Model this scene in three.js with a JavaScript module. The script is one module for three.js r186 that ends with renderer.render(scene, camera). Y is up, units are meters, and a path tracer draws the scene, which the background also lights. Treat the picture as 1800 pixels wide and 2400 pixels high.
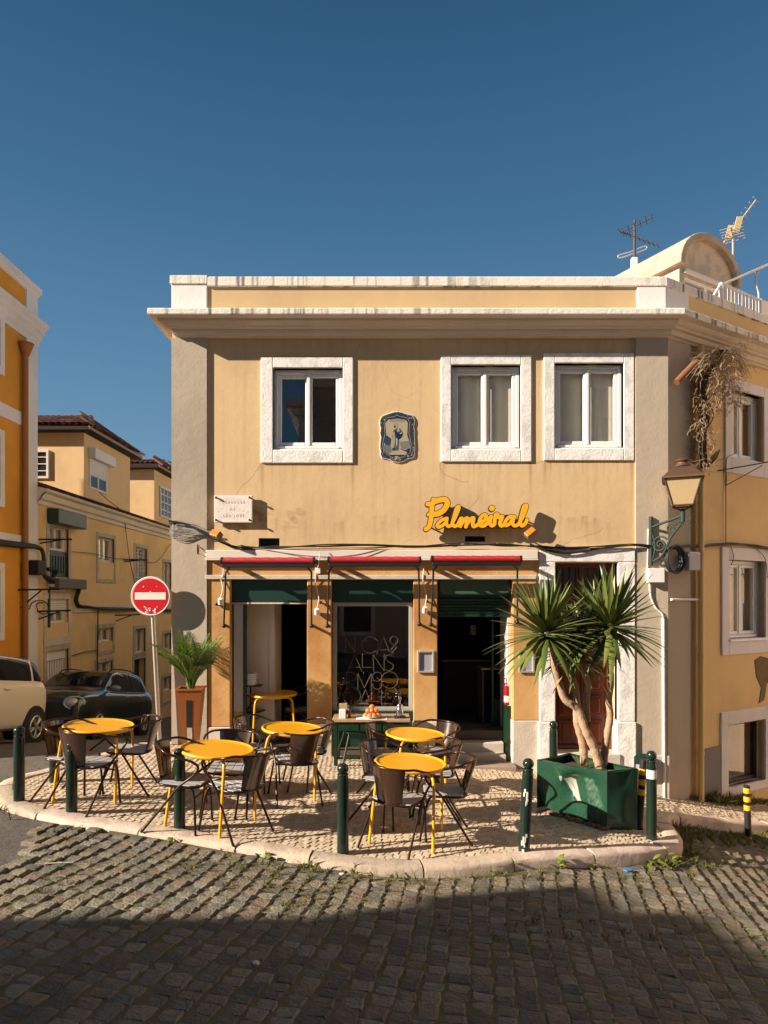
import * as THREE from 'three';
import { mergeGeometries, toCreasedNormals } from 'three/addons/utils/BufferGeometryUtils.js';
import { RoundedBoxGeometry } from 'three/addons/geometries/RoundedBoxGeometry.js';

// ---------- camera, sky, sun, exposure ----------
const scene = new THREE.Scene();
const EYE = 2.3, F = 1500, DZ = 9.09, S = F / DZ;
const camera = new THREE.PerspectiveCamera(77.32, 0.75, 0.05, 900);
camera.position.set(0, EYE, 0);
camera.lookAt(0, EYE, -10);
camera.setViewOffset(768, 1024, 0, -85.33, 768, 1024);
const renderer = new THREE.WebGLRenderer({ antialias: true });
renderer.setSize(768, 1024);
renderer.toneMapping = THREE.LinearToneMapping;
renderer.toneMappingExposure = 2.2;
renderer.shadowMap.enabled = true;
{
  const W = 64, H = 256, d = new Float32Array(W * H * 4);
  const K = [[-90, .10, .085, .07], [-4, .12, .12, .12], [0, .27, .40, .52], [8, .185, .335, .50], [14, .14, .285, .44], [20, .104, .238, .395], [30, .058, .162, .30], [43, .028, .097, .195], [65, .019, .07, .15], [90, .016, .06, .135]];
  for (let j = 0; j < H; j++) {
    const el = ((j + .5) / H - .5) * 180;
    let i = 0; while (i < K.length - 2 && el > K[i + 1][0]) i++;
    const t = Math.min(1, Math.max(0, (el - K[i][0]) / (K[i + 1][0] - K[i][0])));
    for (let x = 0; x < W; x++) for (let c = 0; c < 4; c++)
      d[(j * W + x) * 4 + c] = c === 3 ? 1 : (K[i][c + 1] * (1 - t) + K[i + 1][c + 1] * t) / 2.2;
  }
  const sky = new THREE.DataTexture(d, W, H, THREE.RGBAFormat, THREE.FloatType);
  sky.mapping = THREE.EquirectangularReflectionMapping; sky.magFilter = THREE.LinearFilter; sky.needsUpdate = true;
  scene.background = sky; scene.environment = sky;
}
const sun = new THREE.DirectionalLight(new THREE.Color().setRGB(1, .86, .70), 5);
sun.position.set(-2.8 * 12, 1.37 * 12, 12);
sun.castShadow = true; sun.shadow.mapSize.set(4096, 4096);
Object.assign(sun.shadow.camera, { left: -26, right: 26, top: 22, bottom: -22, near: 1, far: 120 });
scene.add(sun, sun.target);

// ---------- helpers ----------
const V = (x, y, z) => new THREE.Vector3(x, y, z), PI = Math.PI;
function rng(s) { return () => { s = (s + 0x6D2B79F5) | 0; let t = Math.imul(s ^ (s >>> 15), 1 | s); t = (t + Math.imul(t ^ (t >>> 7), 61 | t)) ^ t; return ((t ^ (t >>> 14)) >>> 0) / 4294967296; }; }
const clamp = (x, a = 0, b = 1) => Math.min(b, Math.max(a, x)), mix = (a, b, t) => a + (b - a) * t;
const sm = (a, b, x) => { const t = clamp((x - a) / (b - a)); return t * t * (3 - 2 * t); };
function knots(K, x) { if (x <= K[0][0]) return K[0][1]; for (let i = 1; i < K.length; i++) if (x < K[i][0]) return mix(K[i - 1][1], K[i][1], (x - K[i - 1][0]) / (K[i][0] - K[i - 1][0])); return K[K.length - 1][1]; }
const used = new Map();
function numbered(n) { const k = used.get(n) || 0; used.set(n, k + 1); return k ? n + '_' + String(k).padStart(3, '0') : n; }
function tag(o, label, category, group, kind) { if (label) o.userData.label = label; if (category) o.userData.category = category; if (group) o.userData.group = group; if (kind) o.userData.kind = kind; return o; }
function thing(name, label, category, group, pos = [0, 0, 0], turn = 0) { const o = new THREE.Group(); o.name = numbered(name); o.position.set(...pos); o.rotation.y = turn; scene.add(o); return tag(o, label, category, group); }
function place(name, kind = 'structure') { const o = new THREE.Group(); o.name = numbered(name); o.userData.kind = kind; scene.add(o); return o; }
function copyOf(o, label, pos, turn) { const c = o.clone(); c.name = numbered(o.name.replace(/_\d+$/, '')); scene.add(c); if (pos) c.position.set(...pos); if (turn !== undefined) c.rotation.set(0, turn, 0); c.userData = { ...o.userData }; if (label) c.userData.label = label; return c; }
function flat(g) {
  const h = g.index ? g.toNonIndexed() : g;
  for (const k of Object.keys(h.attributes)) if (k !== 'position' && k !== 'normal' && k !== 'uv') h.deleteAttribute(k);
  if (!h.attributes.normal) h.computeVertexNormals();
  if (!h.attributes.uv || !g.userData.uv) planar(h);
  return h;
}
function planar(g) {   // texture coordinates in metres
  const p = g.attributes.position.array, n = p.length / 9, uv = new Float32Array(n * 6);
  for (let t = 0; t < n; t++) {
    const o = t * 9, ax = p[o + 3] - p[o], ay = p[o + 4] - p[o + 1], az = p[o + 5] - p[o + 2], bx_ = p[o + 6] - p[o], by = p[o + 7] - p[o + 1], bz = p[o + 8] - p[o + 2];
    const nx = Math.abs(ay * bz - az * by), ny = Math.abs(az * bx_ - ax * bz), nz = Math.abs(ax * by - ay * bx_);
    for (let k = 0; k < 3; k++) { const q = o + k * 3, x = p[q], y = p[q + 1], z = p[q + 2]; uv[t * 6 + k * 2] = ny > nx && ny > nz ? x : nx > nz ? z : x; uv[t * 6 + k * 2 + 1] = ny > nx && ny > nz ? z : y; }
  }
  g.setAttribute('uv', new THREE.BufferAttribute(uv, 2));
}
const join = (l) => Array.isArray(l) ? (l.length === 1 ? flat(l[0]) : mergeGeometries(l.map(flat))) : flat(l);
function part(name, g, m, parent = scene, label) { const o = new THREE.Mesh(join(g), m); o.name = parent === scene ? numbered(name) : name; o.castShadow = o.receiveShadow = true; parent.add(o); if (label) o.userData.label = label; return o; }
function mesh(name, g, m, parent) { const o = new THREE.Mesh(g, m); o.name = name; o.castShadow = o.receiveShadow = true; parent.add(o); return o; }   // shares its geometry
const bx = (x0, x1, y0, y1, z0, z1) => new THREE.BoxGeometry(x1 - x0, y1 - y0, z1 - z0).translate((x0 + x1) / 2, (y0 + y1) / 2, (z0 + z1) / 2);
const rb = (x0, x1, y0, y1, z0, z1, r = .008, s = 2) => new RoundedBoxGeometry(x1 - x0, y1 - y0, z1 - z0, s, Math.min(r, (x1 - x0) / 2.01, (y1 - y0) / 2.01, (z1 - z0) / 2.01)).translate((x0 + x1) / 2, (y0 + y1) / 2, (z0 + z1) / 2);
const vv = (p) => p.isVector3 ? p : V(...p);
function tube(pts, r, n = 24, k = 8, closed = false) { return new THREE.TubeGeometry(new THREE.CatmullRomCurve3(pts.map(vv), closed, 'centripetal'), n, r, k, closed); }
function rod(a, b, r, r2 = r, k = 10) { a = vv(a); b = vv(b); const d = b.clone().sub(a); const g = new THREE.CylinderGeometry(r2, r, d.length(), k); g.applyQuaternion(new THREE.Quaternion().setFromUnitVectors(V(0, 1, 0), d.normalize())); return g.translate((a.x + b.x) / 2, (a.y + b.y) / 2, (a.z + b.z) / 2); }
const rods = (pts, r, k = 8) => { const l = []; for (let i = 1; i < pts.length; i++) { l.push(rod(pts[i - 1], pts[i], r, r, k)); if (i > 1) l.push(new THREE.SphereGeometry(r, k, 6).translate(...vv(pts[i - 1]).toArray())); } return l; };
const lathe = (pts, k = 24) => new THREE.LatheGeometry(pts.map((p) => new THREE.Vector2(p[0], p[1])), k);
function ext(pts, d, holes = [], bevel = 0) {   // outline in x, y pushed along z
  const sh = new THREE.Shape(pts.map((p) => new THREE.Vector2(...p))); for (const h of holes) sh.holes.push(new THREE.Path(h.map((p) => new THREE.Vector2(...p))));
  return new THREE.ExtrudeGeometry(sh, { depth: d, bevelEnabled: bevel > 0, bevelSize: bevel, bevelThickness: bevel, bevelSegments: 1, steps: 1 });
}
const rect = (x0, x1, y0, y1) => [[x0, y0], [x1, y0], [x1, y1], [x0, y1]];
function frame4(x0, x1, y0, y1, w, z0, z1, r = .006) {   // four bars butted end to end
  return [rb(x0, x0 + w, y0, y1, z0, z1, r), rb(x1 - w, x1, y0, y1, z0, z1, r), rb(x0 + w, x1 - w, y0, y0 + w, z0, z1, r), rb(x0 + w, x1 - w, y1 - w, y1, z0, z1, r)];
}
function grid(nx, ny, f) {   // a sheet: f(u, v) -> [x, y, z]
  const p = [], ix = []; for (let j = 0; j <= ny; j++) for (let i = 0; i <= nx; i++) p.push(...f(i / nx, j / ny));
  for (let j = 0; j < ny; j++) for (let i = 0; i < nx; i++) { const a = j * (nx + 1) + i, b = a + nx + 1; ix.push(a, a + 1, b, b, a + 1, b + 1); }
  const g = new THREE.BufferGeometry(); g.setAttribute('position', new THREE.Float32BufferAttribute(p, 3)); g.setIndex(ix); g.computeVertexNormals(); return g;
}
function sweep(path, prof) {   // prof [[out, y]...] along path [[x, z]...] with mitred corners; out points to the right-hand side of travel turned towards +z for travel along +x
  const n = path.length, nn = [];
  for (let i = 0; i < n; i++) {
    const d0 = i ? [path[i][0] - path[i - 1][0], path[i][1] - path[i - 1][1]] : null, d1 = i < n - 1 ? [path[i + 1][0] - path[i][0], path[i + 1][1] - path[i][1]] : null;
    const nm = (d) => { const l = Math.hypot(...d); return [-d[1] / l, d[0] / l]; };
    const a = nm(d0 || d1), b = nm(d1 || d0), m = [a[0] + b[0], a[1] + b[1]], k = 2 / (m[0] * m[0] + m[1] * m[1]); nn.push([m[0] * k, m[1] * k]);
  }
  const p = [], P = (i, j) => [path[i][0] + nn[i][0] * prof[j][0], prof[j][1], path[i][1] + nn[i][1] * prof[j][0]];
  for (let i = 0; i < n - 1; i++) for (let j = 0; j < prof.length - 1; j++) { const a = P(i, j), b = P(i + 1, j), c = P(i, j + 1), d = P(i + 1, j + 1); p.push(...a, ...b, ...c, ...c, ...b, ...d); }
  for (const i of [0, n - 1]) for (let j = 1; j < prof.length - 1; j++) p.push(...P(i, 0), ...P(i, j), ...P(i, j + 1));
  const g = new THREE.BufferGeometry(); g.setAttribute('position', new THREE.Float32BufferAttribute(p, 3)); g.computeVertexNormals(); return g;
}

// ---------- textures ----------
function lattice(P, Q, seed) { const r = rng(seed), t = Float32Array.from({ length: P * Q }, r); return (x, y) => { const i = Math.floor(x), j = Math.floor(y), a = x - i, b = y - j, u = a * a * (3 - 2 * a), v = b * b * (3 - 2 * b), I = ((i % P) + P) % P, J = ((j % Q) + Q) % Q, I1 = (I + 1) % P, J1 = (J + 1) % Q; return mix(mix(t[J * P + I], t[J * P + I1], u), mix(t[J1 * P + I], t[J1 * P + I1], u), v); }; }
function fbm(seed, base, oct, gain = .5, sy = 1) { const L = []; for (let o = 0; o < oct; o++) L.push(lattice(Math.round(base * 2 ** o), Math.max(1, Math.round(base * sy * 2 ** o)), seed + o * 17)); return (u, v) => { let s = 0, w = 1, t = 0; for (let o = 0; o < oct; o++) { s += w * L[o](u * Math.round(base * 2 ** o), v * Math.max(1, Math.round(base * sy * 2 ** o))); t += w; w *= gain; } return s / t; }; }
function tex(n, f, rep, srgb = false) {
  const d = new Uint8Array(n * n * 4);
  for (let j = 0; j < n; j++) for (let i = 0; i < n; i++) { const c = f(i / n, j / n), o = (j * n + i) * 4; for (let k = 0; k < 3; k++) d[o + k] = 255 * clamp(Array.isArray(c) ? c[k] : c); d[o + 3] = 255; }
  const t = new THREE.DataTexture(d, n, n); t.wrapS = t.wrapT = THREE.RepeatWrapping; t.magFilter = THREE.LinearFilter; t.repeat.set(1 / rep, 1 / rep); if (srgb) t.colorSpace = THREE.SRGBColorSpace; t.needsUpdate = true; return t;
}
const rep = (t, m) => { const c = t.clone(); c.repeat.set(1 / m, 1 / (Array.isArray(m) ? m[1] : m)); if (Array.isArray(m)) c.repeat.set(1 / m[0], 1 / m[1]); c.needsUpdate = true; return c; };
const nA = fbm(1, 3, 6, .55), nB = fbm(2, 8, 5, .6), nC = fbm(3, 32, 4, .7), nD = fbm(4, 2, 5, .5), nS = fbm(5, 40, 3, .6, .06), nT = fbm(6, 110, 3, .6, .02);
const T = {
  plaster: tex(512, (u, v) => { const k = .84 + .16 * sm(.25, .6, nA(u, v)) - .05 * nC(u, v) - .05 * sm(.5, .72, nS(u, v)) * nD(u, v); const s = sm(.62, .8, nD(u, v)) * .05; return [k, k - s * .6, k - s]; }, 4.3),
  plasterBump: tex(512, (u, v) => .6 * nB(u, v) + .4 * nC(u, v), 1.6),
  trowel: tex(256, (u, v) => nD(u, v), 2.1),
  rough: tex(512, (u, v) => { const a = fbmR(u, v); return .55 * nB(u, v) + .45 * a; }, .8),
  roughCol: tex(256, (u, v) => .80 + .2 * sm(.3, .6, nB(u, v)), 1.1),
  streak: tex(768, (u, v) => { const s = nT(u, v), b = nB(u, v), k = 1 - .75 * sm(.50, .66, s * .65 + b * .35) * sm(.35, .6, nA(u, v)); return [k, k * .985, k * .95]; }, 6.7),
  grain: tex(512, (u, v) => .62 + .38 * nC(u, v) + .18 * (nB(u, v) - .5), .5),
  grainBump: tex(256, (u, v) => .5 * nC(u, v) + .5 * nB(u, v), .42),
  asphalt: tex(512, (u, v) => .55 + .5 * (nC(u, v) - .3) + .25 * (nD(u, v) - .5), 1.3),
  ochre: tex(512, (u, v) => { const a = sm(.3, .7, nA(u, v)), b = nC(u, v); const d = sm(.45, .75, nD(v, u)) * .14; return [.72 + .26 * a + .12 * b - .06 - d, .60 + .38 * a + .12 * b - .06 - d, .46 + .48 * a + .14 * b - .06 - d]; }, 1.9),
  moss: tex(512, (u, v) => { const a = .75 * sm(.5, .68, nA(u, v)), b = .62 + .5 * (nC(u, v) - .3); return [mix(.18, .125, a) * b, mix(.145, .135, a) * b, mix(.085, .035, a) * b]; }, 2.6),
  wood: tex(256, (u, v) => { const k = .62 + .38 * fbmW(u, v); return [k, k * .95, k * .9]; }, .7),
  worn: tex(512, (u, v) => { const s = sm(.63, .72, .6 * nB(u, v) + .4 * nA(u, v)); return [1 - .1 * s + .12 * nD(u, v) - .1, 1 - .1 * nD(u, v), 1 - .16 * nD(u, v)]; }, .9),
  wornRough: tex(256, (u, v) => .25 + .5 * nB(u, v), .7),
};
function fbmR(u, v) { const a = nC(u, v); return a < .42 ? a * .4 : .5 + a * .3; }
function fbmW(u, v) { return .5 * nS(u, v) + .5 * nC(u, v); }
const col = (c) => typeof c === 'string' ? new THREE.Color(c) : new THREE.Color().setRGB(...c);
function M(c, roughness = .8, o = {}) { const { phys, ...q } = o; const m = phys || q.clearcoat || q.transmission ? new THREE.MeshPhysicalMaterial({ color: col(c), roughness, ...q }) : new THREE.MeshStandardMaterial({ color: col(c), roughness, ...q }); return m; }
const pl = { map: T.plaster, bumpMap: T.plasterBump, bumpScale: .0035 };
const yellowC = [.60, .425, .22];
const m = {
  yellow: M(yellowC, .92, pl), yellowB: M([.73, .51, .24], .92, pl), grey: M([.46, .385, .295], .93, { map: T.plaster, bumpMap: T.plasterBump, bumpScale: .006 }),
  dado: M([.21, .19, .18], .9, pl), white: M([.80, .77, .73], .85, { map: T.plaster, bumpMap: T.plasterBump, bumpScale: .006 }), streak: M([.78, .74, .68], .9, { map: T.streak, bumpMap: T.rough, bumpScale: .008 }),
  cornice: M([.66, .57, .46], .9, { map: T.plaster, bumpMap: T.plasterBump, bumpScale: .005 }), roughWhite: M([.82, .79, .75], .9, { map: T.roughCol, bumpMap: T.rough, bumpScale: .006 }),
  limestone: M([.60, .52, .43], .85, { map: rep(T.plaster, 1.3), bumpMap: T.rough, bumpScale: .004 }), ochre: M([.58, .335, .13], .9, { map: T.ochre, bumpMap: T.plasterBump, bumpScale: .006 }),
  pvc: M([.82, .81, .79], .35), rebate: M([.06, .06, .065], .6), black: M([.012, .012, .013], .5), iron: M([.02, .02, .021], .45, { metalness: .3 }), cable: M([.014, .013, .013], .6), cableGrey: M([.3, .28, .26], .6),
  glass: new THREE.MeshPhysicalMaterial({ color: 0xffffff, roughness: .01, transmission: 1, thickness: 0, ior: 2.0 }),
  curtain: M([.62, .58, .48], .95, {}), dark: M([.012, .010, .009], .85), darkWood: M([.03, .018, .011], .6),
  greenDark: M([.006, .035, .024], .42), greenPanel: M([.05, .10, .07], .45), greenTable: M([.008, .055, .022], .4, { map: T.wornRough }), greenPost: M([.011, .026, .019], .38, { map: T.worn, roughnessMap: T.wornRough }),
  red: M([.42, .018, .028], .7), steel: M([.6, .6, .6], .25, { metalness: 1 }), galv: M([.55, .54, .52], .42, { metalness: .85 }), brass: M([.8, .55, .22], .25, { metalness: 1 }),
  tableYellow: M([.86, .41, .012], .33, { phys: true, clearcoat: .25, clearcoatRoughness: .25 }), signYellow: M([.90, .43, .02], .45), signBrown: M([.035, .014, .006], .5),
  chairBrown: M([.046, .020, .011], .4, { clearcoat: 1, clearcoatRoughness: .12, roughnessMap: T.wornRough }), chairTube: M([.035, .018, .012], .28, { metalness: .45 }), seat: M([.40, .40, .41], .5),
  door: M([.21, .055, .024], .33, { map: T.wood, bumpMap: T.wood, bumpScale: .002 }), wood: M([.45, .30, .18], .7, { map: T.wood }), orangeWood: M([.36, .11, .022], .5, { map: T.wood }),
  whitePlastic: M([.78, .76, .73], .5), greyPlastic: M([.34, .34, .36], .5), rust: M([.20, .085, .04], .85), tile: M([.27, .09, .05], .85, { map: T.roughCol }), tile2: M([.19, .07, .042], .9, { map: T.roughCol }), tile3: M([.34, .15, .085], .85, { map: T.roughCol }), darkTile: M([.07, .04, .03], .9),
  orangeWall: M([.68, .30, .03], .9, pl), whiteTrim: M([.72, .69, .68], .85, pl),
};
for (const k of ['curtain']) m[k].side = THREE.DoubleSide;
// ---------- the ground ----------
const RD = [[-14, 2.02], [-4, 2.06], [-3, 2.11], [-2, 2.2], [0, 2.41], [1.5, 2.51], [3, 2.71], [4, 2.97], [5, 3.22], [6, 3.42], [7, 3.6], [10, 4.1], [16, 4.9], [40, 6]];
const TZ = [[8.3, 0], [11, .45], [13, .85], [15, 1.22], [20, 2.1], [30, 3.3], [60, 4]];
const TD = [[-4.5, 1.97], [-3, 2.06], [-1.5, 2.18], [0, 2.3], [1.5, 2.385], [2.5, 2.48], [3.2, 2.6], [4, 2.83], [5.4, 3.16], [6.3, 3.32], [9, 3.8], [14, 4.5]];
const roadY = (x, z) => EYE - (knots(RD, x) - .08 * clamp(5.5 + z, 0, 5) + sm(-2.5, -3.4, x) * knots(TZ, -z));
const terrY = (x, z) => EYE - knots(TD, x) - sm(-2.9, -3.3, x) * sm(8.6, 10, -z) * knots(TZ, -z);
const spread = (f, s, n) => { const a = []; for (let i = -n; i <= n; i++) a.push(Math.abs(i) <= f / s ? i * s : Math.sign(i) * (f + (Math.abs(i) - f / s) ** 2.2 * .6)); return a; };
function terrain(xs, zs, f) { return grid(xs.length - 1, zs.length - 1, (u, v) => { const x = xs[Math.round(u * (xs.length - 1))], z = zs[Math.round(v * (zs.length - 1))]; return [x, f(x, z), z]; }); }
{
  const xs = spread(14, .5, 38), zs = spread(34, .5, 78);
  const o = part('ground', terrain(xs, zs.slice().reverse().map((z) => z).reverse(), (x, z) => roadY(x, z)), M([.17, .145, .12], .95, { map: T.asphalt, bumpMap: T.asphalt, bumpScale: .012 }));
  o.material.side = THREE.DoubleSide; o.userData.kind = 'structure';
}
// kerb line, terrace inside it
const KP = [[-3.25, -11.5], [-3.3, -9.09], [-3.55, -8.2], [-3.83, -7.45], [-3.98, -7.15], [-4.0, -6.88], [-3.82, -6.58], [-3.5, -6.32], [-2.93, -6.1], [-2.2, -5.96], [-1.535, -5.85], [-.59, -5.67], [.04, -5.62], [.69, -5.74], [1.3, -5.98], [2.34, -6.36], [2.75, -6.58], [3.02, -6.88], [3.1, -7.25], [3.3, -7.8], [3.7, -8.16], [5.4, -9.0], [8, -10.35], [11, -11.9]];
const kc = new THREE.CatmullRomCurve3(KP.map((p) => V(p[0], 0, p[1])), false, 'centripetal'), KN = 400, kpts = kc.getSpacedPoints(KN);
const kout = kpts.map((p, i) => { const a = kpts[Math.max(0, i - 1)], b = kpts[Math.min(KN, i + 1)], d = b.clone().sub(a).normalize(); return V(-d.z, 0, d.x).multiplyScalar(-1).negate(); });
const poly = [...kpts.map((p) => [p.x, p.z]), [11, -16], [-3.25, -16]];
const inside = (x, z, P = poly) => { let c = false; for (let i = 0, j = P.length - 1; i < P.length; j = i++) if ((P[i][1] > z) !== (P[j][1] > z) && x < (P[j][0] - P[i][0]) * (z - P[i][1]) / (P[j][1] - P[i][1]) + P[i][0]) c = !c; return c; };
const polyOut = [...kpts.map((p, i) => [p.x + kout[i].x * .2, p.z + kout[i].z * .2]), [11.5, -16], [-3.6, -16]], polyIn = [...kpts.map((p, i) => [p.x + kout[i].x * .04, p.z + kout[i].z * .04]), [11, -16], [-3.25, -16]];
const C0 = V((1560 - 900) / S, 0, -DZ), WD = V(Math.cos(PI / 6), 0, -.5), WN = V(.5, 0, Math.cos(PI / 6));
const underHouse = (x, z) => z < -DZ + .02 && (x > -3 && x < C0.x + .01) || (x >= C0.x - .01 && (x - C0.x) * WN.x + (z + DZ) * WN.z < .02);
const terrace = place('pavement');
{
  const p = [], c = .1;
  for (let x = -4.2; x < 10; x += c) for (let z = -13; z < -5.4; z += c) { if (!inside(x + c / 2, z + c / 2, polyIn)) continue; const q = (a, b) => [a, terrY(a, b) - .012, b]; p.push(...q(x, z), ...q(x, z + c), ...q(x + c, z), ...q(x + c, z), ...q(x, z + c), ...q(x + c, z + c)); }
  const g = new THREE.BufferGeometry(); g.setAttribute('position', new THREE.Float32BufferAttribute(p, 3)); g.computeVertexNormals();
  part('joint_bed', g, M([.46, .355, .235], .95, { map: T.grain }), terrace);
}
// small limestone setts
const stone = (n, seed, dome, jit) => {   // unit block, top at y = 1
  const r = rng(seed), ring = (s, y, j) => [[-1, -1], [0, -1], [1, -1], [1, 0], [1, 1], [0, 1], [-1, 1], [-1, 0]].map(([a, b]) => { const k = a && b ? .93 : 1; return [a * .5 * s * k + (r() - .5) * j * 1.1, y + (r() - .5) * j * dome, b * .5 * s * k + (r() - .5) * j]; });
  const A = ring(1, -.6, jit * .4), B = ring(1, .72, jit), C = ring(.80, .97, jit), c = [0, 1 + (r() - .5) * .1, 0], p = [];
  for (let i = 0; i < 8; i++) { const k = (i + 1) % 8; p.push(...A[i], ...B[i], ...A[k], ...A[k], ...B[i], ...B[k], ...B[i], ...C[i], ...B[k], ...B[k], ...C[i], ...C[k], ...C[i], ...c, ...C[k]); }
  const g = new THREE.BufferGeometry(); g.setAttribute('position', new THREE.Float32BufferAttribute(p, 3)); g.computeVertexNormals(); planar(g); const q = g.attributes.uv.array; for (let i = 0; i < q.length; i++) q[i] = q[i] * .1 + seed * .137; return toCreasedNormals(g, .9);
};
function settsInto(parent, name, list, geos, mats, most = 300) {   // list of {x,y,z,sx,sy,sz,r,g,m,key}
  list.sort((a, b) => b.key - a.key);
  list.slice(0, most).forEach((s) => { const o = mesh(name, geos[s.g], mats[s.m], parent); o.position.set(s.x, s.y, s.z); o.scale.set(s.sx, s.sy, s.sz); o.rotation.set(s.tx || 0, s.r, s.tz || 0, 'YXZ'); });
  const byM = new Map(), mt = new THREE.Matrix4(), q = new THREE.Quaternion(), e = new THREE.Euler();
  const rest = list.slice(most); if (!rest.length) return;
  const pos = [], nor = [], uv = [], colr = [], v = V(0, 0, 0), nm = new THREE.Matrix3();
  for (const s of rest) {
    mt.compose(V(s.x, s.y, s.z), q.setFromEuler(e.set(s.tx || 0, s.r, s.tz || 0, 'YXZ')), V(s.sx, s.sy, s.sz)); nm.getNormalMatrix(mt);
    const g = geos[s.g], P = g.attributes.position, N = g.attributes.normal, U = g.attributes.uv, c = mats[s.m].color;
    for (let i = 0; i < P.count; i++) { v.fromBufferAttribute(P, i).applyMatrix4(mt); pos.push(v.x, v.y, v.z); v.fromBufferAttribute(N, i).applyMatrix3(nm).normalize(); nor.push(v.x, v.y, v.z); uv.push(U.getX(i), U.getY(i)); colr.push(c.r, c.g, c.b); }
  }
  const g = new THREE.BufferGeometry(); g.setAttribute('position', new THREE.Float32BufferAttribute(pos, 3)); g.setAttribute('normal', new THREE.Float32BufferAttribute(nor, 3)); g.setAttribute('uv', new THREE.Float32BufferAttribute(uv, 2)); g.setAttribute('color', new THREE.Float32BufferAttribute(colr, 3));
  const mm = mats[0].clone(); mm.color.set(0xffffff); mm.vertexColors = true; const o = mesh(name + 's', g, mm, parent); o.userData.kind = 'stuff';
}
const inFrame = (x, y, z) => z < -.5 && Math.abs(x / z) < .61 && (EYE - y) / -z < .68;
{
  const r = rng(31), geos = [0, 1, 2, 3, 4, 5].map((i) => stone(0, 40 + i, .4, .06)), mats = [[.68, .535, .37], [.62, .475, .32], [.74, .59, .42], [.57, .43, .285], [.66, .54, .39]].map((c) => M(c, .8, { map: T.grain, bumpMap: T.grainBump, bumpScale: .003 }));
  const L = [], c = .074;
  for (let a = -9.5; a < 12; a += c) for (let b = -13; b < 9; b += c) {   // rows that wave a little, turned from the house front
    const row = Math.round(a / c), w = .05 * Math.sin(b * 2.1 + a * .5), A = a + w + (r() - .5) * .012, B = b + (row % 2 ? c / 2 : 0) + (r() - .5) * .02, t = .42;
    const x = A * Math.sin(t) + B * Math.cos(t), z = -A * Math.cos(t) + B * Math.sin(t) - 5;
    if (x < -4.2 || x > 9.5 || z > -5.3 || z < -12.6 || !inside(x, z, poly) || underHouse(x, z) || (x < -3 && z < -10.5)) continue;
    const right = x > 3.3 && z < -7.6; if (right && r() < .22) continue;
    const s = c * (.96 + r() * .1), y = terrY(x, z) - .013 - r() * .003 - (right ? .003 : 0);
    L.push({ x, y, z, sx: s * (.9 + r() * .2), sy: .0065, sz: s * (.88 + r() * .18), r: -t + (r() - .5) * .3 + Math.cos(b * 2.1) * .1, tx: (r() - .5) * .03, tz: (r() - .5) * .03, g: Math.floor(r() * 6), m: Math.floor(r() * 5), key: inFrame(x, y, z) ? 10 + z : -50 + z });
  }
  settsInto(terrace, 'sett', L, geos, mats);
}
// kerb stones
{
  const kerb = place('kerb'), r = rng(5), lens = kc.getLength(), km = [M([.60, .475, .36], .85, { map: T.roughCol, bumpMap: T.rough, bumpScale: .006 }), M([.50, .40, .305], .85, { map: T.roughCol, bumpMap: T.rough, bumpScale: .006 }), M([.66, .52, .42], .85, { map: T.roughCol, bumpMap: T.rough, bumpScale: .006 })];
  const step = lens / KN; let i0 = 6;
  while (i0 < KN - 6) {
    const n = Math.round((.62 + r() * .5) / step), i1 = Math.min(KN - 2, i0 + n), secs = [], w = .165 + r() * .02, dy = (r() - .5) * .012;
    for (let i = 0; i <= 6; i++) {
      const k = mix(i0, i1, i / 6), a = Math.floor(k), f = k - a, P = kpts[a].clone().lerp(kpts[Math.min(KN, a + 1)], f), N = kout[a];
      let f2 = i === 0 ? .008 : i === 6 ? -.008 : 0; const d = kpts[Math.min(KN, a + 1)].clone().sub(kpts[a]).normalize().multiplyScalar(f2); P.add(d);
      const y = terrY(P.x, P.z) + dy, yo = Math.min(roadY(P.x, P.z), y) - .12, at = (o, yy) => [P.x + N.x * o, yy, P.z + N.z * o], e = (r() - .5) * .012, e2 = (r() - .5) * .008;
      secs.push([at(-.02 + e2, y - .05), at(-.015 + e2, y + .004), at(.02, y + .012 + e2), at(w - .05 + e, y + .008 + e2), at(w - .015 + e, y - .004), at(w + e, y - .03 + e2), at(w + .012 + e, yo)]);
    }
    const p = [], q = secs[0].length;
    for (let s = 0; s < 6; s++) for (let j = 0; j < q - 1; j++) { const A = secs[s][j], B = secs[s + 1][j], C = secs[s][j + 1], D = secs[s + 1][j + 1]; p.push(...A, ...C, ...B, ...B, ...C, ...D); }
    for (const s of [0, 6]) for (let j = 1; j < q - 1; j++) { const A = secs[s][0], B = secs[s][j], C = secs[s][j + 1]; s ? p.push(...A, ...B, ...C) : p.push(...A, ...C, ...B); }
    const g = new THREE.BufferGeometry(); g.setAttribute('position', new THREE.Float32BufferAttribute(p, 3)); g.computeVertexNormals();
    part('kerb_stone', toCreasedNormals(g, .8), km[Math.floor(r() * 3)], kerb); i0 = i1;
  }
}
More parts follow.
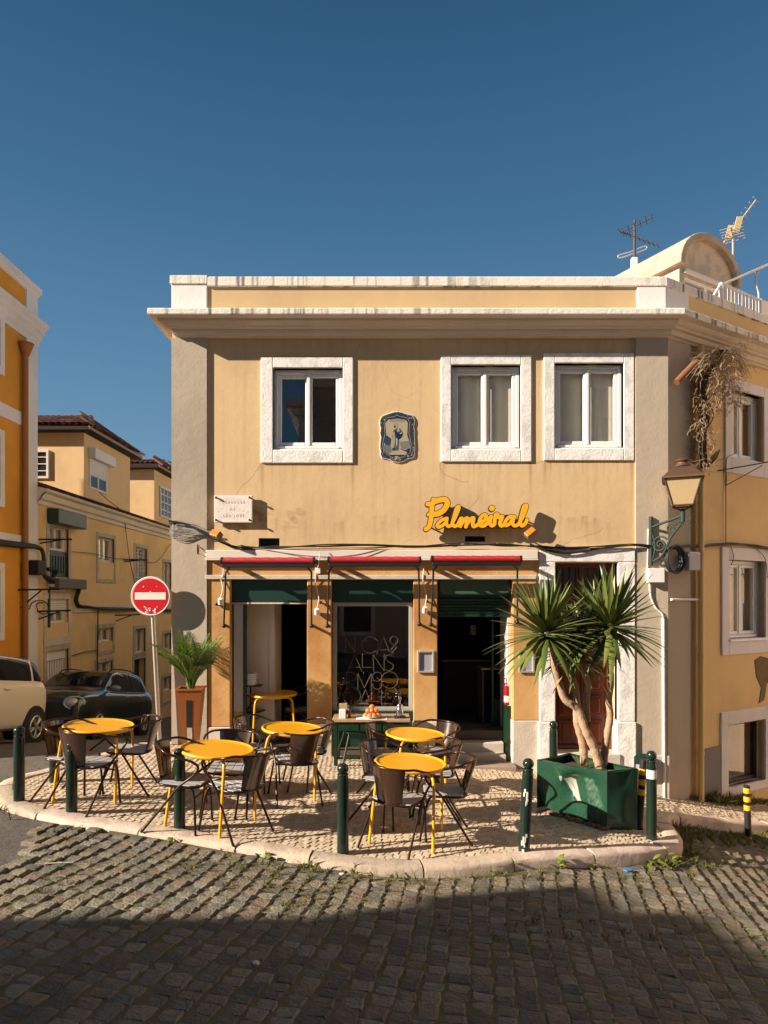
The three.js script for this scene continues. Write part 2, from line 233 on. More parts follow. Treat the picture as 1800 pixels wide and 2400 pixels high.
// road of big dark setts, its rows running uphill past the terrace
const road = place('cobbled_road');
const cobbleEdge = (z) => -3.02 + .12 * Math.sin(z * 2.3) + .05 * Math.sin(z * 7.1);
{
  const xs = [], zs = []; for (let x = -2.5; x <= 9; x += .5) xs.push(x); for (let z = -10; z <= 2; z += .5) zs.push(z);
  part('joint_bed', terrain(xs, zs, (x, z) => roadY(x, z) + .0275), M([1, 1, 1], .97, { map: T.moss, bumpMap: T.grainBump, bumpScale: .008 }), road);
  const r = rng(77), geos = [0, 1, 2, 3, 4, 5, 6, 7].map((i) => stone(0, 80 + i, .8, .12)), mats = [[.215, .185, .128], [.165, .148, .112], [.265, .225, .157], [.135, .12, .095], [.24, .185, .125], [.185, .172, .14], [.21, .155, .108], [.26, .235, .18]].map((c) => M(c, .8, { map: T.grain, bumpMap: T.grainBump, bumpScale: .018 }));
  const L = [], th = Math.atan(.21);
  for (let A = -6; A < 13;) {
    const w = .114 + r() * .03; let B = -3 - r() * .1;
    while (B < 12) {
      const l = .084 + r() * r() * .085, a = A + w / 2 + .026 * Math.sin(B * 1.9 + A) + .045 * Math.sin(B * .7 + A * .4) + (r() - .5) * .016, b = B + l / 2 + .03 * Math.sin(A * 2.7); B += l + .006;
      const x = a * Math.cos(th) + b * Math.sin(th) - 1.2, z = a * Math.sin(th) - b * Math.cos(th);
      if (x < cobbleEdge(z) || x > 8.5 || z > 1.2 || z < -9.8 || inside(x, z, polyOut)) continue;
      const far = z < -6.4 && x > 2.8; if (r() < (far ? .12 : .004)) continue;
      const y = roadY(x, z) + .0050 + (r() - .5) * .007 - (r() < .05 ? .004 : 0);
      L.push({ x, y, z, sx: w * (.93 + r() * .12), sy: .030, sz: l * (.96 + r() * .1), r: -th + (r() - .5) * .2, tx: (r() - .5) * (r() < .15 ? .16 : .06), tz: (r() - .5) * (r() < .15 ? .16 : .06), g: Math.floor(r() * 8), m: Math.floor(r() * 8), key: inFrame(x, y, z) ? 10 + z : -50 + z });
    }
    A += w + .008;
  }
  settsInto(road, 'cobble', L, geos, mats);
}
// grass and weeds in the joints and along the kerb
{
  const r = rng(9), B = []; 
  for (let i = 0; i < 7; i++) { const a = r() * 6.3, l = .5 + r() * .5, o = .5 + r() * .7, w = .07; const c = Math.cos(a), s = Math.sin(a), g = new THREE.BufferGeometry(); const p0 = [-s * w, 0, c * w], p1 = [s * w, 0, -c * w], q0 = [c * o * .35 - s * w * .7, l * .6, s * o * .35 + c * w * .7], q1 = [c * o * .35 + s * w * .7, l * .6, s * o * .35 - c * w * .7], t = [c * o, l, s * o]; g.setAttribute('position', new THREE.Float32BufferAttribute([...p0, ...p1, ...q0, ...q0, ...p1, ...q1, ...q0, ...q1, ...t], 3)); B.push(g); }
  const tuft = join(B), gm = M([.13, .14, .022], .8, { side: THREE.DoubleSide, transmission: .35, thickness: 0 });
  const put = []; const th = Math.atan(.21);
  const add = (x, z, y, s) => put.push([x, y, z, s]);
  for (let i = 20; i < KN - 4; i++) {   // foot of the kerb
    const P = kpts[i], N = kout[i], dens = P.x > 0 ? 7 : P.x > -3 ? 3 : 1; if (P.z < -10 || (P.x < -3.2 && P.z < -7.6)) continue;
    const k = Math.sin(i * .21) + Math.sin(i * .083 + 1) + (P.x > 2.6 && P.z < -6.8 ? 1.6 : P.x > .3 ? .6 : -.1);
    for (let j = 0; j < dens * 2; j++) if (r() < .12 + k * .3) { const o = .185 + r() * r() * (P.x > .2 ? .34 : .2), x = P.x + N.x * o + (r() - .5) * .05, z = P.z + N.z * o + (r() - .5) * .05; add(x, z, roadY(x, z), .026 + r() * r() * (k > 1.0 ? .11 : .06) + (P.x > .2 ? .012 : 0)); }
  }
  for (let i = 0; i < 7000; i++) {   // low moss between the setts, more to the right
    const x = -3 + r() * 9, z = -9 + r() * 4.6, k = .5 + .5 * Math.sin(x * 2.3 + z * 1.1) * Math.sin(z * 2.9 - x); if (inside(x, z, polyOut) || x < cobbleEdge(z) || r() > k * k * (z < -5 ? 1.1 : .7) * (.4 + .9 * sm(.45, .62, nA(x * .13 + 5, z * .17 + 5)))) continue;
    { const X = x + (r() - .5) * .05; for (let q = 0; q < 3; q++) add(X + (r() - .5) * .05, z + (r() - .5) * .08, roadY(x, z) + .025, .016 + r() * .026); }
  }
  for (let i = 0; i < 900; i++) { const t = r(), x = mix(3.05, 5.6, t), z = mix(-7.55, -8.75, t) + r() * r() * .55 * (1 - .3 * t) - .0; if (!inside(x, z, polyOut)) add(x, z, roadY(x, z), .03 + r() * .07); }   // gutter beside the side pavement
  for (let i = 0; i < 500; i++) { const t = r() * 4.2, o = .02 + r() * r() * .22, x = C0.x + WD.x * t + WN.x * o, z = C0.z + WD.z * t + WN.z * o; if (t > .5 && t < 3 && r() < .85) add(x, z, terrY(x, z), .03 + r() * (t > .85 && t < 1.9 ? .16 : .06)); }
  for (let i = 0; i < 500; i++) { const x = 3.3 + r() * 3.4, z = -7.8 - r() * 2.4; if (inside(x, z) && !underHouse(x, z)) add(x, z, terrY(x, z), .012 + r() * .02); }
  const im = new THREE.InstancedMesh(tuft, gm, put.length), mt = new THREE.Matrix4(), q = new THREE.Quaternion(), c = new THREE.Color();
  put.forEach(([x, y, z, s], i) => { im.setMatrixAt(i, mt.compose(V(x, y, z), q.setFromAxisAngle(V(0, 1, 0), r() * 6.3), V(s * (.8 + r() * .5), s * (.7 + r() * .6), s * (.8 + r() * .5)))); const k = .7 + r() * .7; im.setColorAt(i, c.setRGB(k * (1 + r() * .35), k, k * .8)); });
  im.name = 'grass'; tag(im, 'green and yellow grass growing in the cobble joints and along the kerb', 'grass', null, 'stuff'); scene.add(im);
  // broad-leaved weeds, one by one, against the kerb
  const leafG = grid(2, 3, (u, v) => [(u - .5) * .5 * Math.sin(PI * clamp(v * .95 + .05)), .25 * Math.sin(v * 2.2) - Math.abs(u - .5) * .1, v]);
  const wm = M([.13, .17, .018], .6, { side: THREE.DoubleSide });
  [[.95, -5.72, .1, 'nearest the grey green bollard'], [1.18, -5.8, .09, 'at the bend of the kerb'], [1.62, -5.9, .12, 'below the planter shadow'], [1.95, -6.02, .09, 'near the corner bollard'], [2.62, -6.25, .13, 'beside the kerb tip'], [2.85, -6.38, .12, 'at the very tip of the kerb'], [-1.9, -5.72, .07, 'before the second table'], [-1.05, -5.55, .08, 'before the chair facing the house'], [.1, -5.38, .06, 'before the front table']].forEach(([x, z, s, w]) => {
    const o = thing('weed', 'leafy green weed at the foot of the kerb, ' + w, 'weed', 'weeds along the kerb', [x, roadY(x, z), z], r() * 6);
    for (let i = 0; i < 13; i++) { const l = mesh('leaf', leafG, wm, o); l.position.set((r() - .5) * s, r() * s * .9, (r() - .5) * s); l.scale.setScalar(s * (.4 + r() * .5)); l.rotation.set(-.5 + r() * .9, r() * 6.3, 0, 'YXZ'); }
  });
}
// ---------- the corner building ----------
const fx = (px, p = 0) => (px - 900) * (DZ - p) / F, fy = (py, p = 0) => EYE + (1400 - py) * (DZ - p) / F;
const house = thing('corner_building', 'yellow two-storey corner building with white window surrounds, cornice and a shopfront', 'building');
const X0 = fx(404), YB = fy(1313), zf = -DZ;
const W1 = [640, 804, 863, 1055, 612, 828, 839, 1086], W2 = [1057, 1220, 856, 1054, 1033, 1245, 833, 1083], W3 = [1299, 1461, 852, 1052, 1273, 1485, 829, 1080];
const hole = (a) => rect(fx(a[0]), fx(a[1]), fy(a[3]), fy(a[2]));
const vents = [[606, 655, 1261, 1283], [1090, 1138, 1256, 1270]];
const frontM = (() => {   // stained and cracked plaster of the front, drawn where the stains are
  const W = 1024, H = 768, w = 7.2, hh = 5.4, x0 = -3.1, y0 = 1.0, cv = document.createElement('canvas'); cv.width = W; cv.height = H; const c = cv.getContext('2d'), r = rng(88), P = (x, y) => [(x - x0) / w * W, H - (y - y0) / hh * H];
  const im = new ImageData(W, H); for (let j = 0; j < H; j++) for (let i = 0; i < W; i++) { const u = i / W * 1.7, v = j / H * 1.3, k = 230 + 17 * (sm(.3, .65, nA(u, v)) - .5) - 7 * sm(.5, .72, nS(u * 1.7, v)) + 10 * (nC(u * 3, v * 3) - .5), o = (j * W + i) * 4, y = sm(.5, .75, nD(u + .3, v)) * 8; im.data[o] = k + 4; im.data[o + 1] = k; im.data[o + 2] = k - 4 - y; im.data[o + 3] = 255; } c.putImageData(im, 0, 0);
  const drip = (x, y, l, a, wd) => { const [X, Y] = P(x, y), L = l / hh * H, g = c.createLinearGradient(0, Y, 0, Y + L); g.addColorStop(0, `rgba(96,72,46,${a})`); g.addColorStop(1, 'rgba(96,72,46,0)'); c.fillStyle = g; c.fillRect(X - wd / 2, Y, wd, L); };
  for (const q of [W1, W2, W3]) { for (let i = 0; i < 34; i++) drip(mix(fx(q[4]), fx(q[5]), r()), fy(q[7]), .12 + r() * r() * .5, .03 + r() * .06, 1 + r() * 5); for (const e of [q[4] + 3, q[5] - 3]) for (let i = 0; i < 6; i++) drip(fx(e + (r() - .5) * 9), fy(q[7]), .3 + r() * .5, .07, 2 + r() * 4); }
  for (let i = 0; i < 70; i++) drip(-2.5 + r() * 6.1, 5.97, .15 + r() * .4, .02 + r() * .03, 2 + r() * 9); for (let i = 0; i < 60; i++) drip(-2.5 + r() * 6.1, fy(1225) + r() * .1, .2 + r() * .25, .05 + r() * .05, 3 + r() * 14);
  const crack = (x, y, a, n, k) => { c.strokeStyle = `rgba(84,60,36,${k})`; c.lineWidth = .9 + r() * .7; c.beginPath(); let p = P(x, y); c.moveTo(...p); for (let i = 0; i < n; i++) { a += (r() - .5) * .9; p = [p[0] + Math.cos(a) * 5, p[1] + Math.sin(a) * 5]; c.lineTo(...p); } c.stroke(); };
  for (const q of [W1, W2, W3]) { crack(fx(q[4]), fy(q[7]), 2.2, 16, .3); crack(fx(q[5]), fy(q[6]), -.8, 12, .22); } for (let i = 0; i < 9; i++) crack(-2.4 + r() * 6, 2.9 + r() * 2.8, 1.2 + (r() - .5) * 1.4, 8 + r() * 22, .10 + r() * .15); crack(1.35, 3.75, 2, 26, .25); crack(3.1, 3.3, 1.8, 22, .25);
  for (let i = 0; i < 26; i++) { const [X, Y] = P(-2.35 + r() * 1.2, fy(1240) + r() * .28); c.fillStyle = `rgba(120,86,52,${.06 + r() * .10})`; c.beginPath(); c.ellipse(X, Y, 3 + r() * 16, 2 + r() * 5, r(), 0, 7); c.fill(); }
  const t = new THREE.CanvasTexture(cv); t.colorSpace = THREE.SRGBColorSpace; t.wrapS = t.wrapT = THREE.ClampToEdgeWrapping; t.repeat.set(1 / w, 1 / hh); t.offset.set(-x0 / w, -y0 / hh); return M([.74, .545, .31], .92, { map: t, bumpMap: T.plasterBump, bumpScale: .0035 });
})();
part('wall', ext([[X0, -1.2], [fx(486), -1.2], [fx(486), YB], [fx(1258), YB], [fx(1258), -1.2], [C0.x, -1.2], [C0.x, 6.26], [X0, 6.26]], .4, [hole(W1), hole(W2), hole(W3), rect(fx(1300), fx(1446), fy(1800), fy(1318)), ...vents.map(hole)]).translate(0, 0, zf - .4), frontM, house);
// wing turning back to the right
const WM = new THREE.Matrix4().makeBasis(WD, V(0, 1, 0), WN).setPosition(C0.x, 0, C0.z), wing = (g) => (Array.isArray(g) ? g : [g]).map((q) => q.applyMatrix4(WM));
const wt = (px, o = 0) => { const r = (px - 900) / F, cx = C0.x + WN.x * o, cz = DZ - WN.z * o; return (r * cz - cx) / (WD.x - r * .5); }, wy = (px, py, o = 0) => EYE + (1400 - py) * (DZ - WN.z * o + .5 * wt(px, o)) / F;
const WW = [
  { o: [1697, 1803, 883, 1106], i: [1711, 1787, 911, 1071] },
  { o: [1689, 1805, 1281, 1536], i: [1706, 1791, 1312, 1499] },
  { o: [1687, 1806, 1670, 1872], i: [1704, 1791, 1699, 1848] }];
for (const w of WW) { const T4 = (a) => [wt(a[0]), wt(a[1]), wy(a[0], a[3]), wy(a[0], a[2])]; w.O = T4(w.o); w.I = T4(w.i); }
part('wing_wall', wing(ext(rect(.0, 8.5, -2.2, 6.26), .4, WW.map((w) => rect(...w.I))).translate(0, 0, -.4)), m.yellowB, house);
for (const [ta, tb] of [[5.2, 6.2], [7.2, 8.2]]) for (const [ya, yb] of [[3.9, 5.2], [1.2, 2.7]]) part('window', wing([...frame4(ta - .12, tb + .12, ya - .12, yb + .12, .12, -.02, .03), ...frame4(ta, tb, ya, yb, .07, -.01, .02)]), m.pvc, house);
// pilasters, dado, plinths
part('pilaster', bx(X0 - .002, fx(486), -1.2, 5.975, zf - .3, zf + .035), m.grey, house, 'grey rendered pilaster at the narrow lane');
part('pilaster', bx(fx(1488), C0.x + .02, -1.2, 5.975, zf - .3, zf + .035), m.grey, house, 'grey rendered pilaster beside the entrance door');
const tP = wt(1613);
part('pilaster', wing(bx(.008, tP, -2, 5.975, -.3, .035)), m.grey, house, 'grey rendered corner pilaster, its shaded side');
part('plinth', rb(fx(1486), C0.x + .035, -1.2, fy(1769), zf, zf + .055, .01), m.limestone, house);
part('dado', wing(ext([[wt(1643), -2.2], [WW[2].O[0] - .003, -2.2], [WW[2].O[0] - .003, wy(1687, 1747)], [wt(1643), wy(1643, 1757)]], .02)), m.dado, house);
part('dado', wing(bx(WW[2].O[1] + .003, 8.4, -2.2, .35, 0, .02)), m.dado, house);
part('corner_strip', wing(bx(wt(1624), wt(1643), -2.2, 5.975, 0, .022)), m.yellowB, house);
// shell and rooms
part('side_wall', bx(X0, X0 + .029, -2.2, 6.26, -14.3, zf - .401), m.yellow, house);
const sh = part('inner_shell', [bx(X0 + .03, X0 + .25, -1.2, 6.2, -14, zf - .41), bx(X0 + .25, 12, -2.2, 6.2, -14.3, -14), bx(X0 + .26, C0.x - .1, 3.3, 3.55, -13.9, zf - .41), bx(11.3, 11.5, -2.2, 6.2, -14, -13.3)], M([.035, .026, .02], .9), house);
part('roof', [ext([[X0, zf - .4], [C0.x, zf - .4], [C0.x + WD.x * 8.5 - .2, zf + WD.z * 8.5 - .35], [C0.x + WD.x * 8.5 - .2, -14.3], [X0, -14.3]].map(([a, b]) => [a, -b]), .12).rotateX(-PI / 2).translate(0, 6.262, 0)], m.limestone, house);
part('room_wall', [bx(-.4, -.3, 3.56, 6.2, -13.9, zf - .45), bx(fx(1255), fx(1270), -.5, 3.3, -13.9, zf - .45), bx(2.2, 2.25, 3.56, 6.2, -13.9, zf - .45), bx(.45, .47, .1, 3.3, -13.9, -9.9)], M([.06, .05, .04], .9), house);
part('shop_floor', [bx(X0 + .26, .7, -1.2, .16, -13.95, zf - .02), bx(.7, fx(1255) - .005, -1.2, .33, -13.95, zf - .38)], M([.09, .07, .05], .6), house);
// cornice, parapet
const path = [[X0 + .145, -10.6], [X0 + .145, zf], [C0.x, zf], [C0.x + WD.x * 8.5, zf + WD.z * 8.5]];
part('cornice', sweep(path, [[.0, 5.972], [.045, 5.972], [.06, 5.99], [.10, 6.0], [.115, 6.03], [.12, 6.06], [.17, 6.065], [.185, 6.085], [.225, 6.10], [.255, 6.125], [.26, 6.15], [.30, 6.155], [.355, 6.158]]), m.cornice, house);
part('cornice_lip', sweep(path, [[.29, 6.159], [.362, 6.159], [.368, 6.17], [.368, 6.235], [.355, 6.25], [0, 6.30]]), m.streak, house, 'weather-streaked drip edge of the cornice');
part('parapet', [bx(fx(486), fx(1493), 6.27, 6.712, zf - .22, zf - .012)], m.yellow, house);
part('parapet', wing(bx(tP, 8.5, 6.27, 6.712, -.22, -.012)), m.yellowB, house);
part('parapet_pier', rb(X0 - .01, fx(486), 6.27, 6.74, zf - .5, zf + .012, .012), m.white, house);
part('parapet_pier', [rb(fx(1493), C0.x + .005, 6.27, 6.714, zf - .2, zf + .012, .012), ...wing(rb(.0, tP, 6.27, 6.714, -.2, .012, .012))], m.white, house);
part('coping', [rb(X0 - .03, fx(487), 6.741, 6.865, zf - .5, zf + .03, .012)], m.streak, house);
part('coping', sweep([[fx(487), zf], [C0.x, zf], [C0.x + WD.x * 8.5, zf + WD.z * 8.5]], [[-.25, 6.713], [.022, 6.713], [.026, 6.72], [.026, 6.835], [.012, 6.85], [-.25, 6.852]]), m.streak, house);
// windows: surround of rough stone, frame, two sashes with their panes
function windowPart(x0, x1, y0, y1, z, o = {}) {
  const w = part('window', frame4(x0, x1, y0, y1, .055, z - .07, z, .008), m.pvc, house), xm = (x0 + x1) / 2, f = .05;
  [[x0 + .056, xm - .001], [xm + .001, x1 - .056]].forEach(([a, b], i) => {
    const s = part('sash', frame4(a, b, y0 + .057, y1 - .057, f, -.045, .012, .01).concat(i ? [rb(a - .022, a + .02, y0 + .06, y1 - .06, .012, .024, .006)] : []), m.pvc, w), p = part('pane', bx(a + f - .004, b - f + .004, y0 + .057 + f - .004, y1 - .057 - f + .004, -.022, -.018), m.glass, w);
    p.geometry = flat(new THREE.PlaneGeometry(b - a - 2 * f + .008, y1 - y0 - .106 - 2 * f).translate((a + b) / 2, (y0 + y1) / 2, -.02));
    s.position.z = p.position.z = z - .02;
    if (o.open && !i) for (const q of [s, p]) { const t = -.035; q.position.y = (y0 + .057) * (1 - Math.cos(t)); q.rotation.x = t; q.position.z -= (y0 + .057) * Math.sin(t); }
  });
  part('seal', frame4(x0 - .001, x1 + .001, y0 - .001, y1 + .001, .012, z - .09, z - .072, .002), m.rebate, w);
  if (o.tray) part('sill_bar', rb(x0 + .06, x1 - .06, y0 + .01, y0 + .045, z + .002, z + .03, .008), m.pvc, w);
  return w;
}
const curtainG = (x0, x1, y0, y1, z, k = 9, a = .018) => grid(60, 2, (u, v) => [mix(x0, x1, u), mix(y0, y1, v), z + a * Math.sin(u * PI * 2 * k) + a * .6 * Math.sin(u * 31 + 1)]);
[W1, W2, W3].forEach((w, i) => {
  const [a, b, c, d, A, B, C, D] = [fx(w[0]), fx(w[1]), fy(w[3]), fy(w[2]), fx(w[4]), fx(w[5]), fy(w[7]), fy(w[6])];
  const t = part('window_surround', [rb(A, a, C, D, zf - .1, zf + .028, .012), rb(b, B, C, D, zf - .1, zf + .028, .012), rb(a, b, d, D, zf - .1, zf + .0275, .012), rb(a, b, C, c, zf - .1, zf + .0285, .012)], m.roughWhite, house);
  windowPart(a, b, c + .02, d, zf - .065, { open: i === 0, tray: true });
  part('inner_sill', rb(a, b, c, c + .019, zf - .25, zf - .01, .006), m.pvc, house);
  if (i) part('curtain', curtainG(a - .1, b + .1, c - .1, d + .1, zf - .185, i === 1 ? 5 : 4, .007), m.curtain, house);
});
WW.forEach((w, i) => {
  const [a, b, c, d] = w.I, [A, B, C, D] = w.O;
  part('window_surround', wing([rb(A, a, C, D, -.1, .03, .008), rb(b, B, C, D, -.1, .03, .008), rb(a, b, d, D, -.1, .0295, .008), rb(a, b, C, c, -.1, .0305, .008)]), m.whiteTrim, house);
  const o = house.children.length;
  if (i < 2) {
    const g = windowPart(a, b, c + .005, d, -.11, { tray: true }); g.applyMatrix4(WM);
    part('curtain', wing([curtainG(a, mix(a, b, .45), c - .1, d + .1, -.34, 4), curtainG(mix(a, b, .62), b, c - .1, d + .1, -.37, 3)]), M([.6, .56, .48], .95, { side: THREE.DoubleSide }), house);
  } else {
    const g = part('window', frame4(a, b, c, d, .06, -.2, -.12, .004), m.black, house); const p = part('pane', new THREE.PlaneGeometry(b - a - .11, d - c - .11).translate((a + b) / 2, (c + d) / 2, -.15), m.glass, g); g.applyMatrix4(WM);
  }
});
part('window_sill', wing(rb(WW[1].I[0] - .02, WW[1].I[1] + .02, WW[1].I[2] - .03, WW[1].I[2] + .004, -.1, .06, .006)), m.pvc, house);
part('vent', vents.map(([a, b, c, d]) => bx(fx(a), fx(b), fy(d), fy(c), zf - .3, zf - .12)), m.black, house);
for (const [a, b, c, d] of vents) part('vent_slat', [0, 1, 2].map((i) => bx(fx(a), fx(b), mix(fy(d), fy(c), .2 + i * .3), mix(fy(d), fy(c), .2 + i * .3) + .012, zf - .10, zf - .06)), m.iron, house);
// shopfront: ochre piers on stone feet, band, fascia
[[486, 540, 1703], [720, 777, 1696], [969, 1025, 1690], [1202, 1261, 1688]].forEach(([a, b, y], i) => {
  part('pier', rb(fx(a) + (i ? 0 : .002), fx(b), fy(y), fy(1358) - .001, zf - .4, zf + .012, .012), m.ochre, house);
  part('pier_foot', rb(fx(a) + (i ? -.008 : .004), fx(b) + .008, -1.2, fy(y) - .003, zf - .4, zf + .026, .014), m.limestone, house);
});
part('band', bx(fx(486) + .002, fx(1258), fy(1348) + .001, YB - .001, zf - .4, zf + .008), m.ochre, house);
part('strip', [rb(fx(482), fx(1258), fy(1358), fy(1348), zf - .4, zf + .04, .008)], m.limestone, house);
part('fascia', [rb(fx(480, .14), fx(1263, .14), fy(1310, .1), fy(1289, .1), zf, zf + .10, .01), rb(fx(479, .16), fx(1264, .16), fy(1313, .1), fy(1310, .1) - .002, zf, zf + .115, .004)], M([.74, .66, .58], .6, { map: T.plaster }), house);
// bay with the open doorway
const rz = zf - .1;
part('fascia_box', rb(fx(540), fx(720), fy(1412), fy(1358) - .002, rz - .22, rz + .02, .008), m.greenDark, house);
part('fascia_box', rb(fx(777), fx(969), fy(1411), fy(1358) - .002, rz - .22, rz + .02, .008), m.greenDark, house);
part('fascia_box', rb(fx(1025), fx(1202), fy(1400), fy(1358) - .002, rz - .22, rz, .008), m.greenDark, house);
part('rail', [rb(fx(541), fx(719), fy(1416), fy(1412) - .001, rz - .05, rz + .03, .003)], m.limestone, house);
part('side_light', [rb(fx(543), fx(566), fy(1672), fy(1417), rz - .06, rz - .02, .004)], M([.5, .47, .42], .5), house, 'pale fixed panel beside the open doorway');
part('door_post', [rb(fx(566), fx(573), fy(1740), fy(1417), rz - .08, rz - .005, .004), rb(fx(540), fx(543), fy(1740), fy(1417), rz - .08, rz - .005, .004), rb(fx(716), fx(720), fy(1740), fy(1417), rz - .08, rz - .005, .004)], m.greenDark, house);
part('low_panel', rb(fx(543), fx(566), fy(1745), fy(1673), rz - .07, rz - .02, .004), m.ochre, house);
part('inner_wall', [bx(fx(573) - .25, fx(573) + .25, .16, 3.3, -9.80, -9.66), bx(fx(573) + .25, fx(573) + .33, .16, 3.3, -10.3, -9.65)], M([.75, .73, .70], .9), house, 'white inner wall behind the doorway');
// shop window bay
part('window_frame', [...frame4(fx(779), fx(968), fy(1669), fy(1412), .055, rz - .05, rz, .006)], M([.36, .37, .32], .5), house);
const shopPane = part('pane', new THREE.PlaneGeometry(fx(968) - fx(779) - .1, fy(1412) - fy(1669) - .1).translate((fx(968) + fx(779)) / 2, (fy(1669) + fy(1412)) / 2, rz - .025), m.glass, house);
part('window_base', [rb(fx(777), fx(969), -1, fy(1688), rz - .3, rz + .03, .01), rb(fx(777), fx(969), fy(1688) + .001, fy(1669) - .001, rz - .3, rz + .055, .008)], m.greenDark, house);
{
  const P = (x, y) => [fx(750 + x / 4.253), fy(1280 + y / 4.253), 0], arc = (cx, cy, r, a0 = 0, a1 = 360, k = 18) => Array.from({ length: k + 1 }, (_, i) => { const a = (a0 + (a1 - a0) * i / k) * PI / 180; return [cx + r * Math.cos(a), cy + r * Math.sin(a)]; });
  const L = [[[250, 1075], [250, 920], [345, 1070], [345, 910]], arc(497, 990, 84), [[565, 1080], [635, 905], [692, 1062]], [[583, 1040], [683, 1040]], [...arc(738, 945, 40, 90, 400), [705, 1040], [735, 1085]], [[770, 1010], [712, 1075]],
    [[275, 1240], [345, 1095], [415, 1260]], [[300, 1217], [395, 1217]], [[420, 1075], [420, 1217], [520, 1217]], [[535, 1260], [528, 1088], [640, 1255], [640, 1080]], [[735, 1112], [700, 1088], [660, 1100], [652, 1135], [690, 1165], [732, 1190], [728, 1232], [690, 1252], [645, 1238]],
    [[262, 1445], [262, 1268], [325, 1268], [360, 1300], [345, 1345], [275, 1358], [350, 1445]], [[375, 1430], [375, 1280], [440, 1425], [510, 1280], [510, 1560]], arc(570, 1312, 47), arc(695, 1345, 84), [[745, 1420], [790, 1500]], arc(315, 1505, 86), [[400, 1562], [452, 1440], [500, 1570]], [[345, 1560], [590, 1560]], [[615, 1440], [612, 1590], [650, 1610]], arc(570, 1395, 45, -20, 200)];
  const g = []; for (const s of L) for (let i = 1; i < s.length; i++) g.push(rod(P(...s[i - 1]), P(...s[i]), .0026, .0026, 5));
  const o = part('lettering', g, M([.15, .125, .09], .5), house); o.position.z = rz - .018;
}
// shutter bay
{
  const a = fx(1032), b = fx(1197), c = fy(1393), d = fy(1357), k = .05;
  part('sign_panel', ext([[a + k, c], [b - k, c], [b, c + k], [b, d - k], [b - k, d], [a + k, d], [a, d - k], [a, c + k]], .008, [], .003).translate(0, 0, rz + .003), m.greenPanel, house, 'pale green blank panel with clipped corners above the shutter');
  for (let i = 0; i < 6; i++) part('shutter_slat', rb(fx(1027), fx(1200), fy(1402 + (i + 1) * 7.6) + .004, fy(1402 + i * 7.6), rz - .12, rz - .03 - (i % 2) * .006, .012), m.greenDark, house);
  part('reveal', [bx(fx(1194), fx(1202) - .002, .2, fy(1447), zf - .75, zf - .15)], M([.62, .58, .52], .9), house);
  part('door_leaf', [rb(fx(1170), fx(1176), .33, fy(1440), zf - .72, zf - .64, .006), rb(fx(1172), fx(1193), .33, fy(1658), zf - .78, zf - .70, .006)], m.greenDark, house);
  part('low_door', rb(fx(1191), fx(1201), -.1, fy(1658), zf - .45, zf - .12, .006), m.greenTable, house);
  part('step', rb(fx(1026), fx(1188), -.4, .185, zf - .4, zf - .22, .012), m.limestone, house); part('step', rb(fx(1026), fx(1188), -.4, .05, zf - .221, zf - .05, .012), m.limestone, house);
  part('threshold', rb(fx(1022), fx(1205), -.5, -.045, zf - .05, zf + .20, .02), M([.3, .22, .17], .85, { map: T.roughCol }), house);
}
// street door
{
  const a = fx(1300), b = fx(1446);
  part('door_surround', [rb(fx(1263), a, fy(1690), fy(1318), zf - .1, zf + .05, .014), rb(b, fx(1486), fy(1690), fy(1318), zf - .1, zf + .05, .014), rb(fx(1263), fx(1486), fy(1318) + .002, fy(1284), zf - .1, zf + .052, .014)], m.roughWhite, house);
  part('surround_foot', rb(fx(1260), a + .005, -1, fy(1690) - .003, zf - .1, zf + .075, .016), m.roughWhite, house); part('surround_foot', rb(b - .03, fx(1487), -1, fy(1690) - .003, zf - .1, zf + .075, .016), m.roughWhite, house);
  part('door_step', rb(a - .02, b + .02, -.7, fy(1764), zf - .4, zf + .10, .015), m.limestone, house);
  const d = part('door', [...frame4(a, b, fy(1764), fy(1318), .06, zf - .3, zf - .2, .008), rb(a + .06, b - .06, fy(1404), fy(1396), zf - .29, zf - .2, .006), rb((a + b) / 2 - .025, (a + b) / 2 + .025, fy(1396), fy(1322), zf - .28, zf - .21, .006)], m.door, house);
  for (const [p, q] of [[a + .062, (a + b) / 2 - .027], [(a + b) / 2 + .027, b - .062]]) part('transom_pane', new THREE.PlaneGeometry(q - p, fy(1324) - fy(1394)).translate((p + q) / 2, (fy(1324) + fy(1394)) / 2, zf - .25), m.glass, d);
  part('grille', Array.from({ length: 9 }, (_, i) => rod([a + .1 + i * .09, fy(1396), zf - .23], [a + .1 + i * .09, fy(1322), zf - .23], .005, .005, 5)), m.iron, d);
  [[a + .062, (a + b) / 2 - .004], [(a + b) / 2 + .004, b - .062]].forEach(([p, q]) => {
    part('leaf', bx(p, q, fy(1762), fy(1404) - .002, zf - .29, zf - .25), m.door, d);
    const ys = [1412, 1474, 1530, 1576, 1631, 1690, 1755];
    for (let i = 0; i < 6; i++) { const y1 = fy(ys[i] + 5), y0 = fy(ys[i + 1] - 5), x0 = p + .06, x1 = q - .06; part('door_panel', [rb(x0, x1, y0, y1, zf - .252, zf - .225, .012), rb(x0 + .045, x1 - .045, y0 + .04, y1 - .04, zf - .24, zf - .205, .014)], m.door, d); }
  });
  part('knob', [new THREE.SphereGeometry(.036, 16, 12).translate((a + b) / 2 + .05, fy(1587), zf - .17), rod([(a + b) / 2 + .05, fy(1587), zf - .25], [(a + b) / 2 + .05, fy(1587), zf - .17], .014)], m.brass, d);
  part('letter_plate', rb(fx(1447) - .005, fx(1447) + .028, fy(1598), fy(1570), zf - .08, zf - .02, .003), m.brass, house);
}
